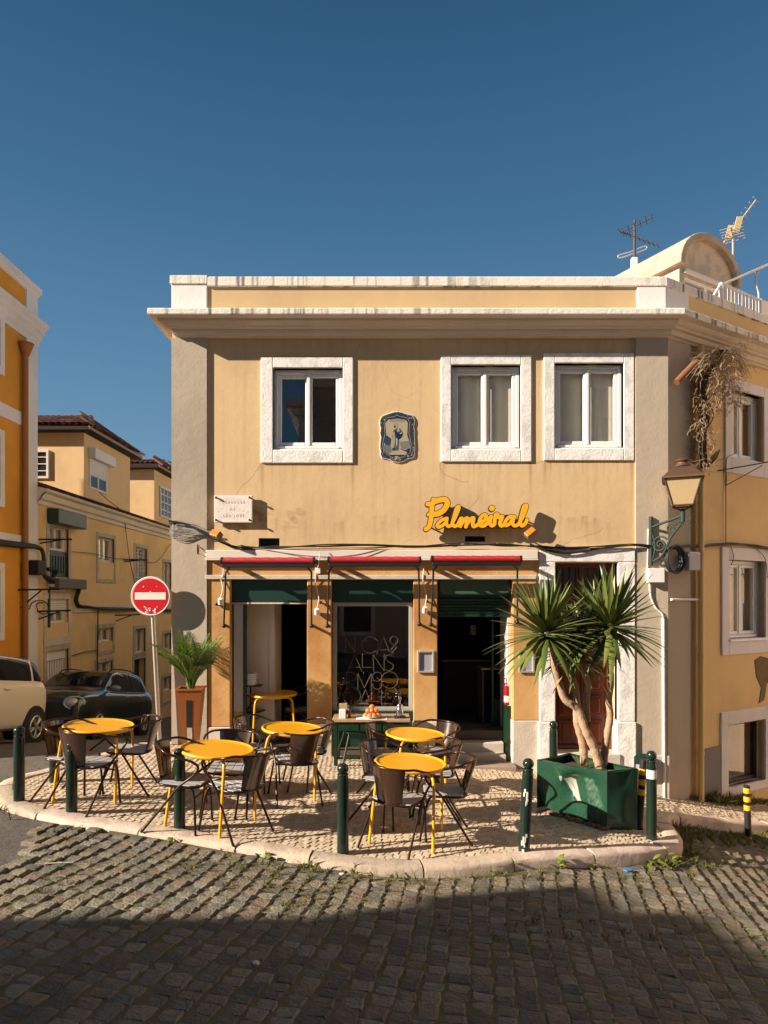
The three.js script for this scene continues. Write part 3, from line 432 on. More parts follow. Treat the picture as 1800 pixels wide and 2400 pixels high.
// roof dormer with barrel top on the wing
{
  const o = -1.3, t0 = wt(1592, o), t1 = wt(1718, o), yb = 6.38, ye = 8.16, yt = wy(1650, 556, o), n = 16, tc = (t0 + t1) / 2, hw = (t1 - t0) / 2;
  const arch = (k, e = 0) => Array.from({ length: n + 1 }, (_, i) => { const a = PI * i / n; return [tc - (hw + k) * Math.cos(a), ye + e + (yt - ye - .09 + k) * Math.sin(a)]; });
  part('dormer_wall', wing([ext([[t0, yb], [t1, yb], ...arch(0).reverse()], .12, [rect(t0 + .14, t1 - .14, 6.95, 8.02)]).translate(0, 0, o - .12), ...wing2([t0, t0 + .1], yb, ye, o), ...wing2([t1 - .1, t1], yb, ye, o)]), M([.60, .49, .37], .9, { map: T.roughCol, bumpMap: T.plasterBump, bumpScale: .01 }), house, 'weathered plaster front of the roof dormer');
  function wing2(t, y0, y1, z) { return [bx(t[0], t[1], y0, y1, z - 2.3, z - .121)]; }
  const outer = arch(.10), inner = arch(.0).reverse();
  part('dormer_roof', wing(ext([...outer, ...inner], 2.6, [], .01).translate(0, 0, o - 2.5)), M([.46, .36, .27], .9, { map: T.roughCol, bumpMap: T.plasterBump, bumpScale: .012 }), house, 'pale barrel roof of the dormer');
  const w = part('window', [...frame4(t0 + .14, t1 - .14, 6.95, 8.02, .06, o - .1, o - .03), rb(tc - .05, tc + .05, 7.0, 7.97, o - .1, o - .03)], m.pvc, house);
  for (const [p, q] of [[t0 + .2, tc - .05], [tc + .05, t1 - .2]]) part('pane', new THREE.PlaneGeometry(q - p, .96).translate((p + q) / 2, 7.485, o - .06), m.glass, w); w.applyMatrix4(WM);
  part('dormer_hood', wing(rb(t0 + .1, t1 - .1, 8.04, 8.12, o, o + .07, .02)), m.white, house);
  part('roof_block', wing([rb(wt(1785, -1.2), 8, 6.4, wy(1790, 702, -1.2), -2.6, -1.2, .02)]), m.white, house);
  // railing
  const r0 = wt(1690, -.55), r1 = wt(1782, -.55), yr = wy(1690, 664, -.55), yl = yr - .62, L = [];
  part('railing', wing([...rods([[wt(1617, -.55), 6.98, -.55], [wt(1640, -.55), 7.0, -.55], [wt(1662, -.55), 7.12, -.55], [r0, yr, -.55]], .022), ...rods([[r0, yr, -.55], [r1, yr - .02, -.55]], .022), rod([r0, 6.4, -.55], [r0, yr, -.55], .035), rod([r1, 6.4, -.55], [r1, yr, -.55], .03)]), m.whiteTrim, house);
  for (let i = 1; i < 11; i++) { const t = mix(r0, r1, i / 11); part('baluster', wing(rod([t, 6.5, -.55], [t, yr - .02, -.55], .02, .02, 8)), m.whiteTrim, house); }
  for (let i = 1; i < 4; i++) { const t = mix(wt(1617, -.55), r0, i / 4); part('baluster', wing(rod([t, 6.5, -.55], [t, [6.98, 7.0, 7.1, 7.2][i], -.55], .02, .02, 8)), m.whiteTrim, house); }
}
part('plaster_patch', wing(ext([[1768, 1548], [1782, 1538], [1806, 1545], [1812, 1590], [1796, 1602], [1790, 1640], [1778, 1648], [1784, 1612], [1772, 1585]].map(([x, y]) => [wt(x), wy(x, y)]).reverse(), .008, [], .003)), M([.17, .12, .06], .95, { map: T.roughCol, bumpMap: T.rough, bumpScale: .01 }), house, 'bare brown patch of fallen plaster');
part('drainpipe', wing([rod([wt(1630), -1.4, .085], [wt(1630), 5.97, .085], .045, .045, 14), ...[0, 1.4, 2.9, 4.4].map((y) => rod([wt(1630), y, .085], [wt(1630), y + .05, .085], .052, .052, 14))]), m.yellowB, house);

// ---------- things on the front ----------
const Wp = (t, y, o) => V(t, y, o).applyMatrix4(WM);
[[520, 737, 1308, 'first', [543, 1325, 529, 1342, 524.5, 1467], [716, 1323, 730, 1341, 730, 1467], 'over the open doorway'], [770, 985, 1306, 'second', [781, 1325, 771, 1341, 767, 1467], [970, 1322, 981.6, 1336, 983, 1463], 'over the shop window with lettering'], [1012, 1221, 1304, 'third', [1031, 1320, 1016, 1336, 1010, 1464], [1199, 1318.5, 1212.6, 1333, 1212.6, 1458], 'over the half-lowered shutter']].forEach(([a, b, y, n, A, B, w]) => {
  const p = .31, o = thing('awning', 'rolled red awning with black folding arms ' + w, 'awning', 'rolled awnings along the shopfront'), Y = fy(y + 6, p), xa = fx(a, p), xb = fx(b, p), r = rng(a);
  const roll = new THREE.CylinderGeometry(.046, .046, xb - xa - .03, 18, 40).rotateZ(PI / 2); { const q = roll.attributes.position; for (let i = 0; i < q.count; i++) { const x = q.getX(i), k = 1 + .05 * Math.sin(x * 37 + q.getY(i) * 60) + .04 * Math.sin(x * 91); q.setY(i, q.getY(i) * k); q.setZ(i, q.getZ(i) * k); } roll.computeVertexNormals(); }
  part('fabric_roll', roll.translate((xa + xb) / 2, Y, zf + p), m.red, o);
  part('front_bar', rb(xa, xb, Y - .095, Y - .044, zf + p - .03, zf + p + .03, .01), m.iron, o);
  part('end_cap', [rod([xa - .012, Y, zf + p], [xa + .02, Y, zf + p], .048, .048, 16), rod([xb - .02, Y, zf + p], [xb + .012, Y, zf + p], .048, .048, 16), rb(xa - .01, xa + .02, Y - .03, Y + .03, zf, zf + p, .006), rb(xb - .02, xb + .01, Y - .03, Y + .03, zf, zf + p, .006)], m.iron, o);
  for (const q of [A, B]) { const l = part('arm', rods([[fx(q[0], p), Y - .06, zf + p], [fx(q[2], .22), fy(q[3], .22), zf + .22], [fx(q[4], .13), fy(q[5], .13), zf + .13]], .013), m.iron, o); part('pivot', [new THREE.SphereGeometry(.032, 12, 8).translate(fx(q[4], .13), fy(q[5], .13), zf + .12), rod([fx(q[4], .13), fy(q[5], .13), zf], [fx(q[4], .13), fy(q[5], .13), zf + .12], .02)], m.iron, l); }
});
// script sign: strokes swelled into one outline, then cut out of sheet
{
  const K = 4.608, U = (x, y) => [fx(960 + x / K, .15), fy(1140 + y / K, .15)], st = [
    [26, [265, 150], [246, 190], [240, 250], [236, 310], [224, 390], [206, 440], [178, 460]], [25, [196, 192], [240, 190]], [20, [204, 304], [236, 300]], [20, [254, 138], [262, 160]], [30, [262, 168], [330, 146], [388, 144], [408, 178], [392, 226], [350, 272], [296, 298], [255, 300]],
    [19, [402, 345], [350, 362], [298, 420], [312, 440], [352, 424], [396, 380], [404, 345], [398, 405], [420, 432], [450, 420]], [19, [450, 420], [500, 320], [532, 235], [530, 216], [510, 232], [480, 330], [464, 400], [484, 432], [520, 415]],
    [21, [520, 420], [552, 352], [562, 345], [548, 430]], [21, [545, 425], [604, 350], [624, 345], [608, 435]], [21, [610, 420], [664, 350], [690, 342], [682, 400], [692, 432], [722, 422]], [20, [722, 420], [790, 382], [828, 332], [820, 308], [790, 314], [756, 370], [762, 422], [802, 426], [840, 395]],
    [21, [840, 400], [880, 325], [868, 400], [890, 425], [918, 404]], [31, [890, 236], [891, 237]], [21, [915, 410], [932, 306], [946, 300], [962, 336], [1000, 326], [976, 400], [992, 426], [1020, 412]],
    [20, [1122, 328], [1080, 330], [1030, 390], [1036, 422], [1082, 400], [1120, 340], [1130, 326], [1112, 400], [1136, 426], [1176, 412]], [20, [1176, 410], [1222, 330], [1260, 232], [1262, 205], [1246, 204], [1212, 300], [1196, 390], [1214, 426], [1250, 400], [1268, 362]]];
  const segs = []; for (const [r, ...p] of st) { const c = new THREE.CatmullRomCurve3(p.map((q) => V(q[0], q[1], 0)), false, 'centripetal').getPoints(p.length * 4); for (let i = 1; i < c.length; i++) segs.push([c[i - 1].x, c[i - 1].y, c[i].x, c[i].y, r]); }
  const h = 4, NX = 300, NY = 105, dist = new Float32Array(NX * NY);
  for (let j = 0; j < NY; j++) for (let i = 0; i < NX; i++) { const x = 110 + i * h, y = 85 + j * h; let d = 1e9; for (const s of segs) { const dx = s[2] - s[0], dy = s[3] - s[1], t = clamp(((x - s[0]) * dx + (y - s[1]) * dy) / (dx * dx + dy * dy + 1e-9)), e = Math.hypot(x - s[0] - dx * t, y - s[1] - dy * t) - s[4]; if (e < d) d = e; } dist[j * NX + i] = d; }
  const contour = (lvl) => {   // closed outlines of dist = lvl
    const E = new Map(), D = (i, j) => dist[j * NX + i] - lvl;
    const pt = (i, j, k, l) => { const a = D(i, j), b = D(k, l), t = a / (a - b); return [110 + h * mix(i, k, t), 85 + h * mix(j, l, t)]; }, key = (i, j, k, l) => i < k || j < l ? `${i},${j},${k},${l}` : `${k},${l},${i},${j}`, pts = new Map();
    const add = (a, b) => { for (const q of [a, b]) if (!pts.has(key(...q))) pts.set(key(...q), pt(...q)); E.set(key(...a), key(...b)); };
    for (let j = 0; j < NY - 1; j++) for (let i = 0; i < NX - 1; i++) {
      const c = [[i, j], [i + 1, j], [i + 1, j + 1], [i, j + 1]], s = c.map(([a, b]) => D(a, b) < 0), ed = (k) => [...c[k], ...c[(k + 1) % 4]];
      const ins = [], outs = []; for (let k = 0; k < 4; k++) { if (s[k] && !s[(k + 1) % 4]) outs.push(k); if (!s[k] && s[(k + 1) % 4]) ins.push(k); }
      outs.forEach((o, q) => add(ed(o), ed(ins[q])));
    }
    const loops = []; while (E.size) { const k0 = E.keys().next().value; let k = k0; const l = []; while (E.has(k)) { l.push(pts.get(k)); const n = E.get(k); E.delete(k); k = n; } if (l.length > 5) loops.push(l); } return loops;
  };
  const shapes = (lvl) => { const L = contour(lvl).map((l) => l.map(([x, y]) => new THREE.Vector2(...U(x, y)))), ar = (l) => THREE.ShapeUtils.area(l), big = L.filter((l) => Math.abs(ar(l)) > .004 || true).sort((a, b) => Math.abs(ar(b)) - Math.abs(ar(a))), out = []; for (const l of big) { const host = out.find((s) => inside(l[0].x, l[0].y, s.getPoints().map((p) => [p.x, p.y]))); if (host) { if (Math.abs(ar(l)) > 1e-4) host.holes.push(new THREE.Path(l)); } else out.push(new THREE.Shape(l)); } return out; };
  const o = thing('script_sign', 'yellow cut-out script sign reading Palmeiral on the upper wall', 'sign');
  part('backing', shapes(7).map((s) => new THREE.ExtrudeGeometry(s, { depth: .06, bevelEnabled: false }).translate(0, 0, zf + .085)), m.signBrown, o);
  part('letter_face', shapes(-1).map((s) => new THREE.ExtrudeGeometry(s, { depth: .008, bevelEnabled: false }).translate(0, 0, zf + .1455)), m.signYellow, o);
  part('stand_off', [[230, 430], [380, 180], [560, 400], [790, 400], [1000, 400], [1230, 330]].map(([x, y]) => rod([...U(x, y), zf], [...U(x, y), zf + .09], .012)), m.iron, o);
}
// street name plaque
{
  const cv = document.createElement('canvas'); cv.width = 512; cv.height = 364; const c = cv.getContext('2d'), r = rng(4); c.fillStyle = '#e6ddd2'; c.fillRect(0, 0, 512, 364);
  for (let i = 0; i < 900; i++) { c.fillStyle = `rgba(${120 + r() * 60},${105 + r() * 50},${90 + r() * 50},${r() * .12})`; c.beginPath(); c.arc(256 + (r() - .5) * 440, 182 + (r() - .5) * 310, 2 + r() * 12, 0, 7); c.fill(); }
  c.fillStyle = 'rgba(120,104,88,.85)'; c.textAlign = 'center'; c.font = 'bold 52px sans-serif'; const word = (w, x, y, s) => [...w].forEach((k, i) => c.fillText(k, x + (i - (w.length - 1) / 2) * s, y)); word('TRAVESSA', 262, 110, 42); word('DE', 252, 204, 44); word('SÃO', 168, 300, 42); word('JOSÉ', 338, 300, 43);
  for (let i = 0; i < 700; i++) { c.fillStyle = `rgba(232,222,211,${r() * .6})`; c.fillRect(60 + r() * 400, 60 + r() * 260, 2 + r() * 7, 2 + r() * 5); }
  const t = new THREE.CanvasTexture(cv); t.colorSpace = THREE.SRGBColorSpace; const o = thing('street_plaque', 'pale stone street name plaque held by four dark pins', 'plaque'), a = fx(501.7, .07), b = fx(591.7, .07), y0 = fy(1225, .07), y1 = fy(1161, .07);
  part('slab', rb(a, b, y0, y1, zf + .035, zf + .072, .006), M([.74, .68, .61], .8, { bumpMap: T.rough, bumpScale: .003 }), o);
  const g = new THREE.PlaneGeometry(b - a - .02, y1 - y0 - .02).translate((a + b) / 2, (y0 + y1) / 2, zf + .0735); g.userData.uv = true; const h = g.toNonIndexed(); h.userData.uv = true; mesh('inscription', h, M([1, 1, 1], .8, { map: t }), o);
  for (const [x, y] of [[a + .035, y1 - .035], [b - .035, y1 - .035], [a + .035, y0 + .035], [b - .035, y0 + .035]]) part('pin', [rod([x, y, zf], [x, y, zf + .10], .012), new THREE.SphereGeometry(.016, 10, 8).translate(x, y, zf + .1)], m.iron, o);
}
// blue and white tile panel with a robed figure
{
  const cv = document.createElement('canvas'); cv.width = 392; cv.height = 570; const c = cv.getContext('2d'), r = rng(12), K = .4; const Q = (x, y) => [(x - 350) * K, (y - 295) * K];
  c.fillStyle = '#3d4552'; c.fillRect(0, 0, 392, 570);
  const blob = (x, y, w, h, f, a = 0) => { c.save(); c.translate(...Q(x, y)); c.rotate(a); c.fillStyle = f; c.beginPath(); c.ellipse(0, 0, w * K, h * K, 0, 0, 7); c.fill(); c.restore(); }, poly2 = (f, ...p) => { c.fillStyle = f; c.beginPath(); p.forEach((q, i) => i ? c.lineTo(...Q(...q)) : c.moveTo(...Q(...q))); c.fill(); };
  for (let i = 0; i < 260; i++) { const a = r() * 6.28, k = 1.0 + r() * .18, x = 840 + 470 * Math.cos(a) * Math.min(1.1, k), y = 1000 + 690 * Math.sin(a) * k; blob(x, y, 10 + r() * 34, 8 + r() * 22, ['#20293a', '#5a6270', '#97937f', '#2b3750', '#b5ab90'][Math.floor(r() * 5)], r() * 3); }
  poly2('#22304a', [470, 600], [560, 480], [840, 410], [1100, 480], [1190, 600], [1160, 900], [1240, 1200], [1200, 1450], [1000, 1560], [680, 1560], [470, 1450], [430, 1200], [510, 900]);
  poly2('#cbb995', [505, 620], [600, 520], [840, 500], [1080, 530], [1140, 620], [1120, 950], [1170, 1100], [1190, 1300], [1080, 1500], [640, 1500], [470, 1350], [470, 1150], [540, 930]);
  poly2('#a3a089', [620, 520], [840, 490], [1080, 530], [1060, 600], [640, 590]);
  poly2('#3b4a66', [480, 1010], [560, 960], [680, 1060], [660, 1240], [520, 1230], [450, 1120]); poly2('#7d8284', [460, 1230], [660, 1230], [700, 1420], [560, 1480], [470, 1380]); poly2('#8e8f88', [900, 1140], [1190, 1110], [1210, 1330], [960, 1350]); poly2('#2c3c5c', [900, 1320], [1060, 1370], [1200, 1310], [1150, 1440], [1010, 1380]);
  poly2('#566074', [740, 820], [830, 760], [920, 760], [1010, 900], [990, 990], [900, 1060], [890, 1370], [700, 1400], [730, 1180], [700, 1000]); poly2('#26344f', [770, 840], [850, 800], [1000, 920], [960, 1030], [880, 1090], [800, 1000]); poly2('#b9b092', [720, 900], [770, 860], [780, 1150], [740, 1330], [700, 1380]); poly2('#c7bb98', [800, 1030], [850, 1050], [850, 1190], [810, 1300]);
  blob(812, 690, 66, 66, '#8b8a7c'); blob(806, 696, 48, 54, '#c9b694'); blob(780, 720, 28, 40, '#4a505c', .4); blob(870, 830, 40, 48, '#a9a48d'); blob(870, 780, 26, 28, '#c7b592'); blob(940, 900, 34, 16, '#dcd0b2', -.4); blob(740, 1340, 44, 26, '#232d42');
  for (let i = 0; i < 320; i++) { const x = 470 + r() * 720, y = 1120 + r() * 420; c.strokeStyle = ['rgba(30,42,66,.5)', 'rgba(214,200,168,.45)'][i & 1]; c.lineWidth = 1.5; c.beginPath(); c.moveTo(...Q(x, y)); c.lineTo(...Q(x + (r() - .5) * 60, y + (r() - .3) * 50)); c.stroke(); }
  c.lineWidth = 5; for (const [s, k] of [['#d6c8a4', 0], ['#1d2740', 12]]) { c.strokeStyle = s; c.beginPath(); [[470 - k, 620], [560, 470 - k], [760, 440 - k], [840, 395 - k], [920, 440 - k], [1110, 470 - k], [1190 + k, 600], [1165 + k, 900], [1235 + k, 1200], [1195 + k, 1450], [1000, 1560 + k], [680, 1560 + k], [470 - k, 1440], [430 - k, 1200], [505 - k, 900]].forEach((q, i) => i ? c.lineTo(...Q(...q)) : c.moveTo(...Q(...q))); c.closePath(); c.stroke(); }
  blob(830, 1600, 150, 70, '#565d66'); blob(830, 1580, 70, 46, '#cabb98'); for (let i = 0; i < 30; i++) blob(700 + r() * 270, 1540 + r() * 130, 8 + r() * 18, 6 + r() * 12, ['#1f2a40', '#bdb296'][i & 1], r() * 3);
  const t = new THREE.CanvasTexture(cv); t.colorSpace = THREE.SRGBColorSpace;
  const out = [[352, 560], [375, 500], [420, 420], [500, 395], [560, 370], [660, 340], [760, 305], [850, 298], [960, 315], [1070, 360], [1180, 385], [1250, 400], [1300, 470], [1325, 540], [1320, 640], [1300, 720], [1322, 830], [1310, 960], [1325, 1100], [1332, 1300], [1315, 1420], [1330, 1470], [1290, 1580], [1120, 1620], [1000, 1690], [870, 1718], [720, 1690], [660, 1650], [560, 1620], [420, 1590], [370, 1500], [385, 1430], [360, 1300], [368, 1150], [385, 1020], [362, 900], [380, 780], [355, 660]].map(([x, y], i) => { const k = .2 * Math.sin(i * 4.1) * 12; return [fx(860 + (x + k) / 11.85), fy(940 + y / 11.85)]; });
  const o = thing('tile_panel', 'blue and white painted tile panel of a robed figure between upper windows', 'tile panel');
  part('backing', ext(out, .014, [], .004).translate(0, 0, zf), M([.62, .58, .5], .7), o);
  const f = new THREE.ShapeGeometry(new THREE.Shape(out.map((p) => new THREE.Vector2(mix(p[0], fx(930.5), .03), mix(p[1], fy(1025), .02))))).toNonIndexed(), P = f.attributes.position, uv = []; for (let i = 0; i < P.count; i++) uv.push((P.getX(i) - fx(889.5)) / (fx(972) - fx(889.5)), (P.getY(i) - fy(1085.3)) / (fy(965) - fy(1085.3)));
  f.setAttribute('uv', new THREE.Float32BufferAttribute(uv, 2)); f.translate(0, 0, zf + .0195); mesh('painted_face', f, M([.68, .70, .74], .3, { map: t, bumpMap: T.trowel, bumpScale: .002 }), o);
}
// floodlights
[[507, 1253, -.5, 'on the cable end by the street plaque'], [1243, 1250, .6, 'at the end of the script sign']].forEach(([x, y, a, w]) => {
  const o = thing('floodlight', 'small orange floodlight ' + w, 'floodlight', 'floodlights on the front', [fx(x, .2), fy(y, .2), zf + .2]);
  const h = part('housing', rb(-.08, .08, -.05, .05, -.045, .04, .012), M([.16, .11, .07], .5), o); part('lens', rb(-.07, .07, -.043, .043, .041, .05, .004), M([.95, .17, .012], .3), h); h.rotation.set(-.55, -.3, a);
  part('bracket', rods([[0, 0, -.03], [0, -.06, -.1], [0, -.06, -.2]], .012), m.iron, o);
});
// menu cases, wall lamps, plastic boxes
[[978, 1017, 'on the pier between window and shutter'], [1215, 1251, 'on the pier behind the yucca']].forEach(([a, b, w]) => { const o = thing('menu_case', 'silver framed glazed menu case ' + w, 'menu case', 'menu cases on the piers'), y0 = fy(1576), y1 = fy(1524.5); part('frame', frame4(fx(a), fx(b), y0, y1, .026, zf + .012, zf + .05, .006), M([.62, .6, .58], .35, { metalness: .6 }), o); part('sheet', bx(fx(a) + .026, fx(b) - .026, y0 + .026, y1 - .026, zf + .012, zf + .022), M([.30, .29, .33], .5), o); });
[[520, 1408, 500, 1416], [744, 1432, 752, 1412, 1], [995, 1428, 1000, 1409, 1]].forEach(([x, y, bx0, by, k], i) => {
  const o = thing('wall_lamp', ['small white lamp on a cable beside the first awning arm', 'small white lamp on a cable on the pier right of the doorway', 'small white lamp on a cable above the silver menu case'][i], 'lamp', 'lamps on the shop piers');
  part('lamp_head', rod([fx(x), fy(y + 6), zf + .05], [fx(x), fy(y - 5), zf + .10], .04, .03, 14), m.whitePlastic, o);
  part('knob', [new THREE.SphereGeometry(.024, 12, 8).translate(fx(i ? bx0 : 510), fy(by), zf + .05), rod([fx(i ? bx0 : 510), fy(by), zf], [fx(i ? bx0 : 510), fy(by), zf + .05], .012)], m.iron, o);
  part('cable', tube([[fx(x), fy(y - 5), zf + .09], [fx(x + 4), fy(y - 30), zf + .05], [fx(x - 3), fy(y - 60), zf + .03], [fx(x + (k ? -4 : 3)), fy(1352), zf + .05], [fx(x + (k ? -2 : 5)), fy(1330), zf + .02]], .006, 30, 6), m.whitePlastic, o);
});
part0('junction_box', 'small white square junction box on the band between two awnings', 'junction box', rb(fx(739), fx(752), fy(1345), fy(1331), zf + .01, zf + .05, .008), m.whitePlastic);
function part0(name, label, cat, g, mt, group) { const o = part(name, g, mt); return tag(o, label, cat, group); }
// cables
{
  const r = rng(21), run = (pts, n, spreadY, rad, mat) => { const l = []; for (let k = 0; k < n; k++) l.push(tube(pts.map(([x, y, p]) => [fx(x), fy(y + (r() - .5) * spreadY), zf + p + r() * .03]), rad * (.7 + r() * .6), pts.length * 8, 6)); return l; };
  part0('facade_cable', 'bundle of black cables running along the front above the shop fascia', 'cable', [...run([[400, 1225, .06], [440, 1232, .06], [486, 1252, .07], [520, 1270, .07], [560, 1284, .05], [640, 1284, .05], [760, 1280, .06], [860, 1280, .05], [960, 1282, .05], [1080, 1277, .05], [1180, 1278, .05], [1262, 1281, .06], [1320, 1287, .07], [1400, 1284, .07], [1490, 1278, .06], [1530, 1284, .06]], 4, 7, .008), ...run([[560, 1283, .05], [700, 1288, .16], [800, 1290, .16], [960, 1281, .05]], 2, 8, .005), ...run([[1240, 1276, .05], [1275, 1290, .07], [1330, 1296, .07], [1400, 1288, .06]], 3, 6, .009)], m.cable);
  const loops = []; for (let k = 0; k < 9; k++) { const y = 1220 + k * 3.2 + r() * 6, e = r() * 22; loops.push(tube([[fx(486 + e), fy(1243 + r() * 8), zf + .07], [fx(450), fy(y + 5), zf + .07], [fx(410), fy(y), zf + .06], [fx(398 + e * .3), fy(y + 7), zf + .05], [fx(420), fy(y + 16), zf + .07], [fx(470), fy(1246 + r() * 8), zf + .07]], .0042, 40, 6)); }
  part0('cable_coil', 'tangled grey and black cable coil hanging on the pilaster by the lane', 'cable', loops, m.cableGrey);
  part0('loose_wire', 'thin white wire dangling from the fascia between two awnings', 'wire', [tube([[fx(747), fy(1285), zf + .16], [fx(752), fy(1296), zf + .175], [fx(751), fy(1312), zf + .175], [fx(746), fy(1331), zf + .05]], .006, 20, 6)], m.whitePlastic);
  part0('wing_cable', 'thick dark cable run sagging along the shaded wing wall', 'cable', [0, 1, 2, 3].map((k) => tube([1570, 1600, 1630, 1665, 1710, 1760, 1800, 1840].map((px, i) => { const y = wy(px, [1287, 1282, 1280, 1278, 1276, 1281, 1288, 1294][i] + (r() - .5) * 6); return Wp(wt(px), y, .05 + r() * .04); }), .012, 50, 7)), m.cable);
  part0('wing_wire', 'thin dark wire dropping down the wing wall beside its windows', 'wire', [tube([Wp(wt(1697), wy(1697, 1278), .03), Wp(wt(1697), wy(1697, 1180), .03), Wp(wt(1697), wy(1697, 1105), .03), Wp(wt(1690), wy(1690, 1075), .1), Wp(wt(1704), wy(1704, 1068), .12)], .006, 30, 6), tube([Wp(wt(1705), wy(1705, 1275), .04), Wp(wt(1712), wy(1712, 1305), .05), Wp(wt(1708), wy(1708, 1325), .04)], .005, 16, 6), tube([Wp(wt(1765), wy(1765, 1284), .04), Wp(wt(1784), wy(1784, 1310), .06), Wp(wt(1793), wy(1793, 1355), .04)], .005, 16, 6)], m.cable);
}
part0('clothes_bracket', 'thin dark iron bracket sticking out below the upper wing window', 'bracket', [rod(Wp(wt(1680), wy(1680, 1104), .02), Wp(wt(1766), wy(1766, 1089), .35), .010), rod(Wp(wt(1699), wy(1699, 1138), .02), Wp(wt(1745), wy(1745, 1098), .28), .007), rod(Wp(wt(1699), wy(1699, 1108), .02), Wp(wt(1699), wy(1699, 1140), .02), .008)], m.iron);
{ const a = (x, y, p) => [fx(x, p), fy(y, p), zf + p];
  part0('wall_hook', 'pair of small rusty iron hooks on the grey pilaster under the cables', 'hook', [rod(a(462, 1278, .03), a(482, 1295, .1), .006), rod(a(462, 1295, .03), a(482, 1305, .1), .006), rod(a(462, 1276, .04), a(462, 1298, .04), .005)], m.rust); }
// corner fittings
part0('conduit_box', 'white plastic conduit box at the pilaster edge under the lantern bracket', 'junction box', rb(fx(1511), fx(1549), fy(1366), fy(1333), zf + .036, zf + .13, .01), m.whitePlastic);
part0('conduit', 'white conduit pipe running down the pilaster corner to the ground', 'pipe', [tube([[fx(1518), fy(1366), zf + .06], [fx(1522), fy(1400), zf + .055], [fx(1534), fy(1425), zf + .05], [fx(1549), fy(1440), zf + .05], [fx(1550), fy(1460), zf + .05]], .012, 30, 7), rod([fx(1551), fy(1450), zf + .05], [fx(1553), fy(1880), zf + .05], .020, .020, 12), rod([fx(1514), fy(1333), zf + .05], [fx(1516), fy(1240), zf + .05], .008)], m.whitePlastic);
part0('meter_box', 'grey electric meter box on the shaded corner pilaster', 'meter box', wing([rb(wt(1585), wt(1613), wy(1590, 1338), wy(1590, 1295), .036, .2, .02)]), m.greyPlastic);
part0('tube_bracket', 'short white tube fixed across the shaded corner pilaster', 'tube', [rod(Wp(wt(1563), wy(1563, 1405), .07), Wp(wt(1626), wy(1626, 1405), .07), .018, .018, 10)], m.whitePlastic);
part0('cable_ring', 'coil of thick black cable hanging beside the meter box', 'cable', [0, 1, 2].map((k) => { const t = wt(1557) + .02, y = wy(1560, 1312); return new THREE.TorusGeometry(.17 + k * .012, .015, 8, 28).rotateY(PI / 6).translate(...Wp(.02, y, .10 + k * .03).toArray()); }), m.cable);
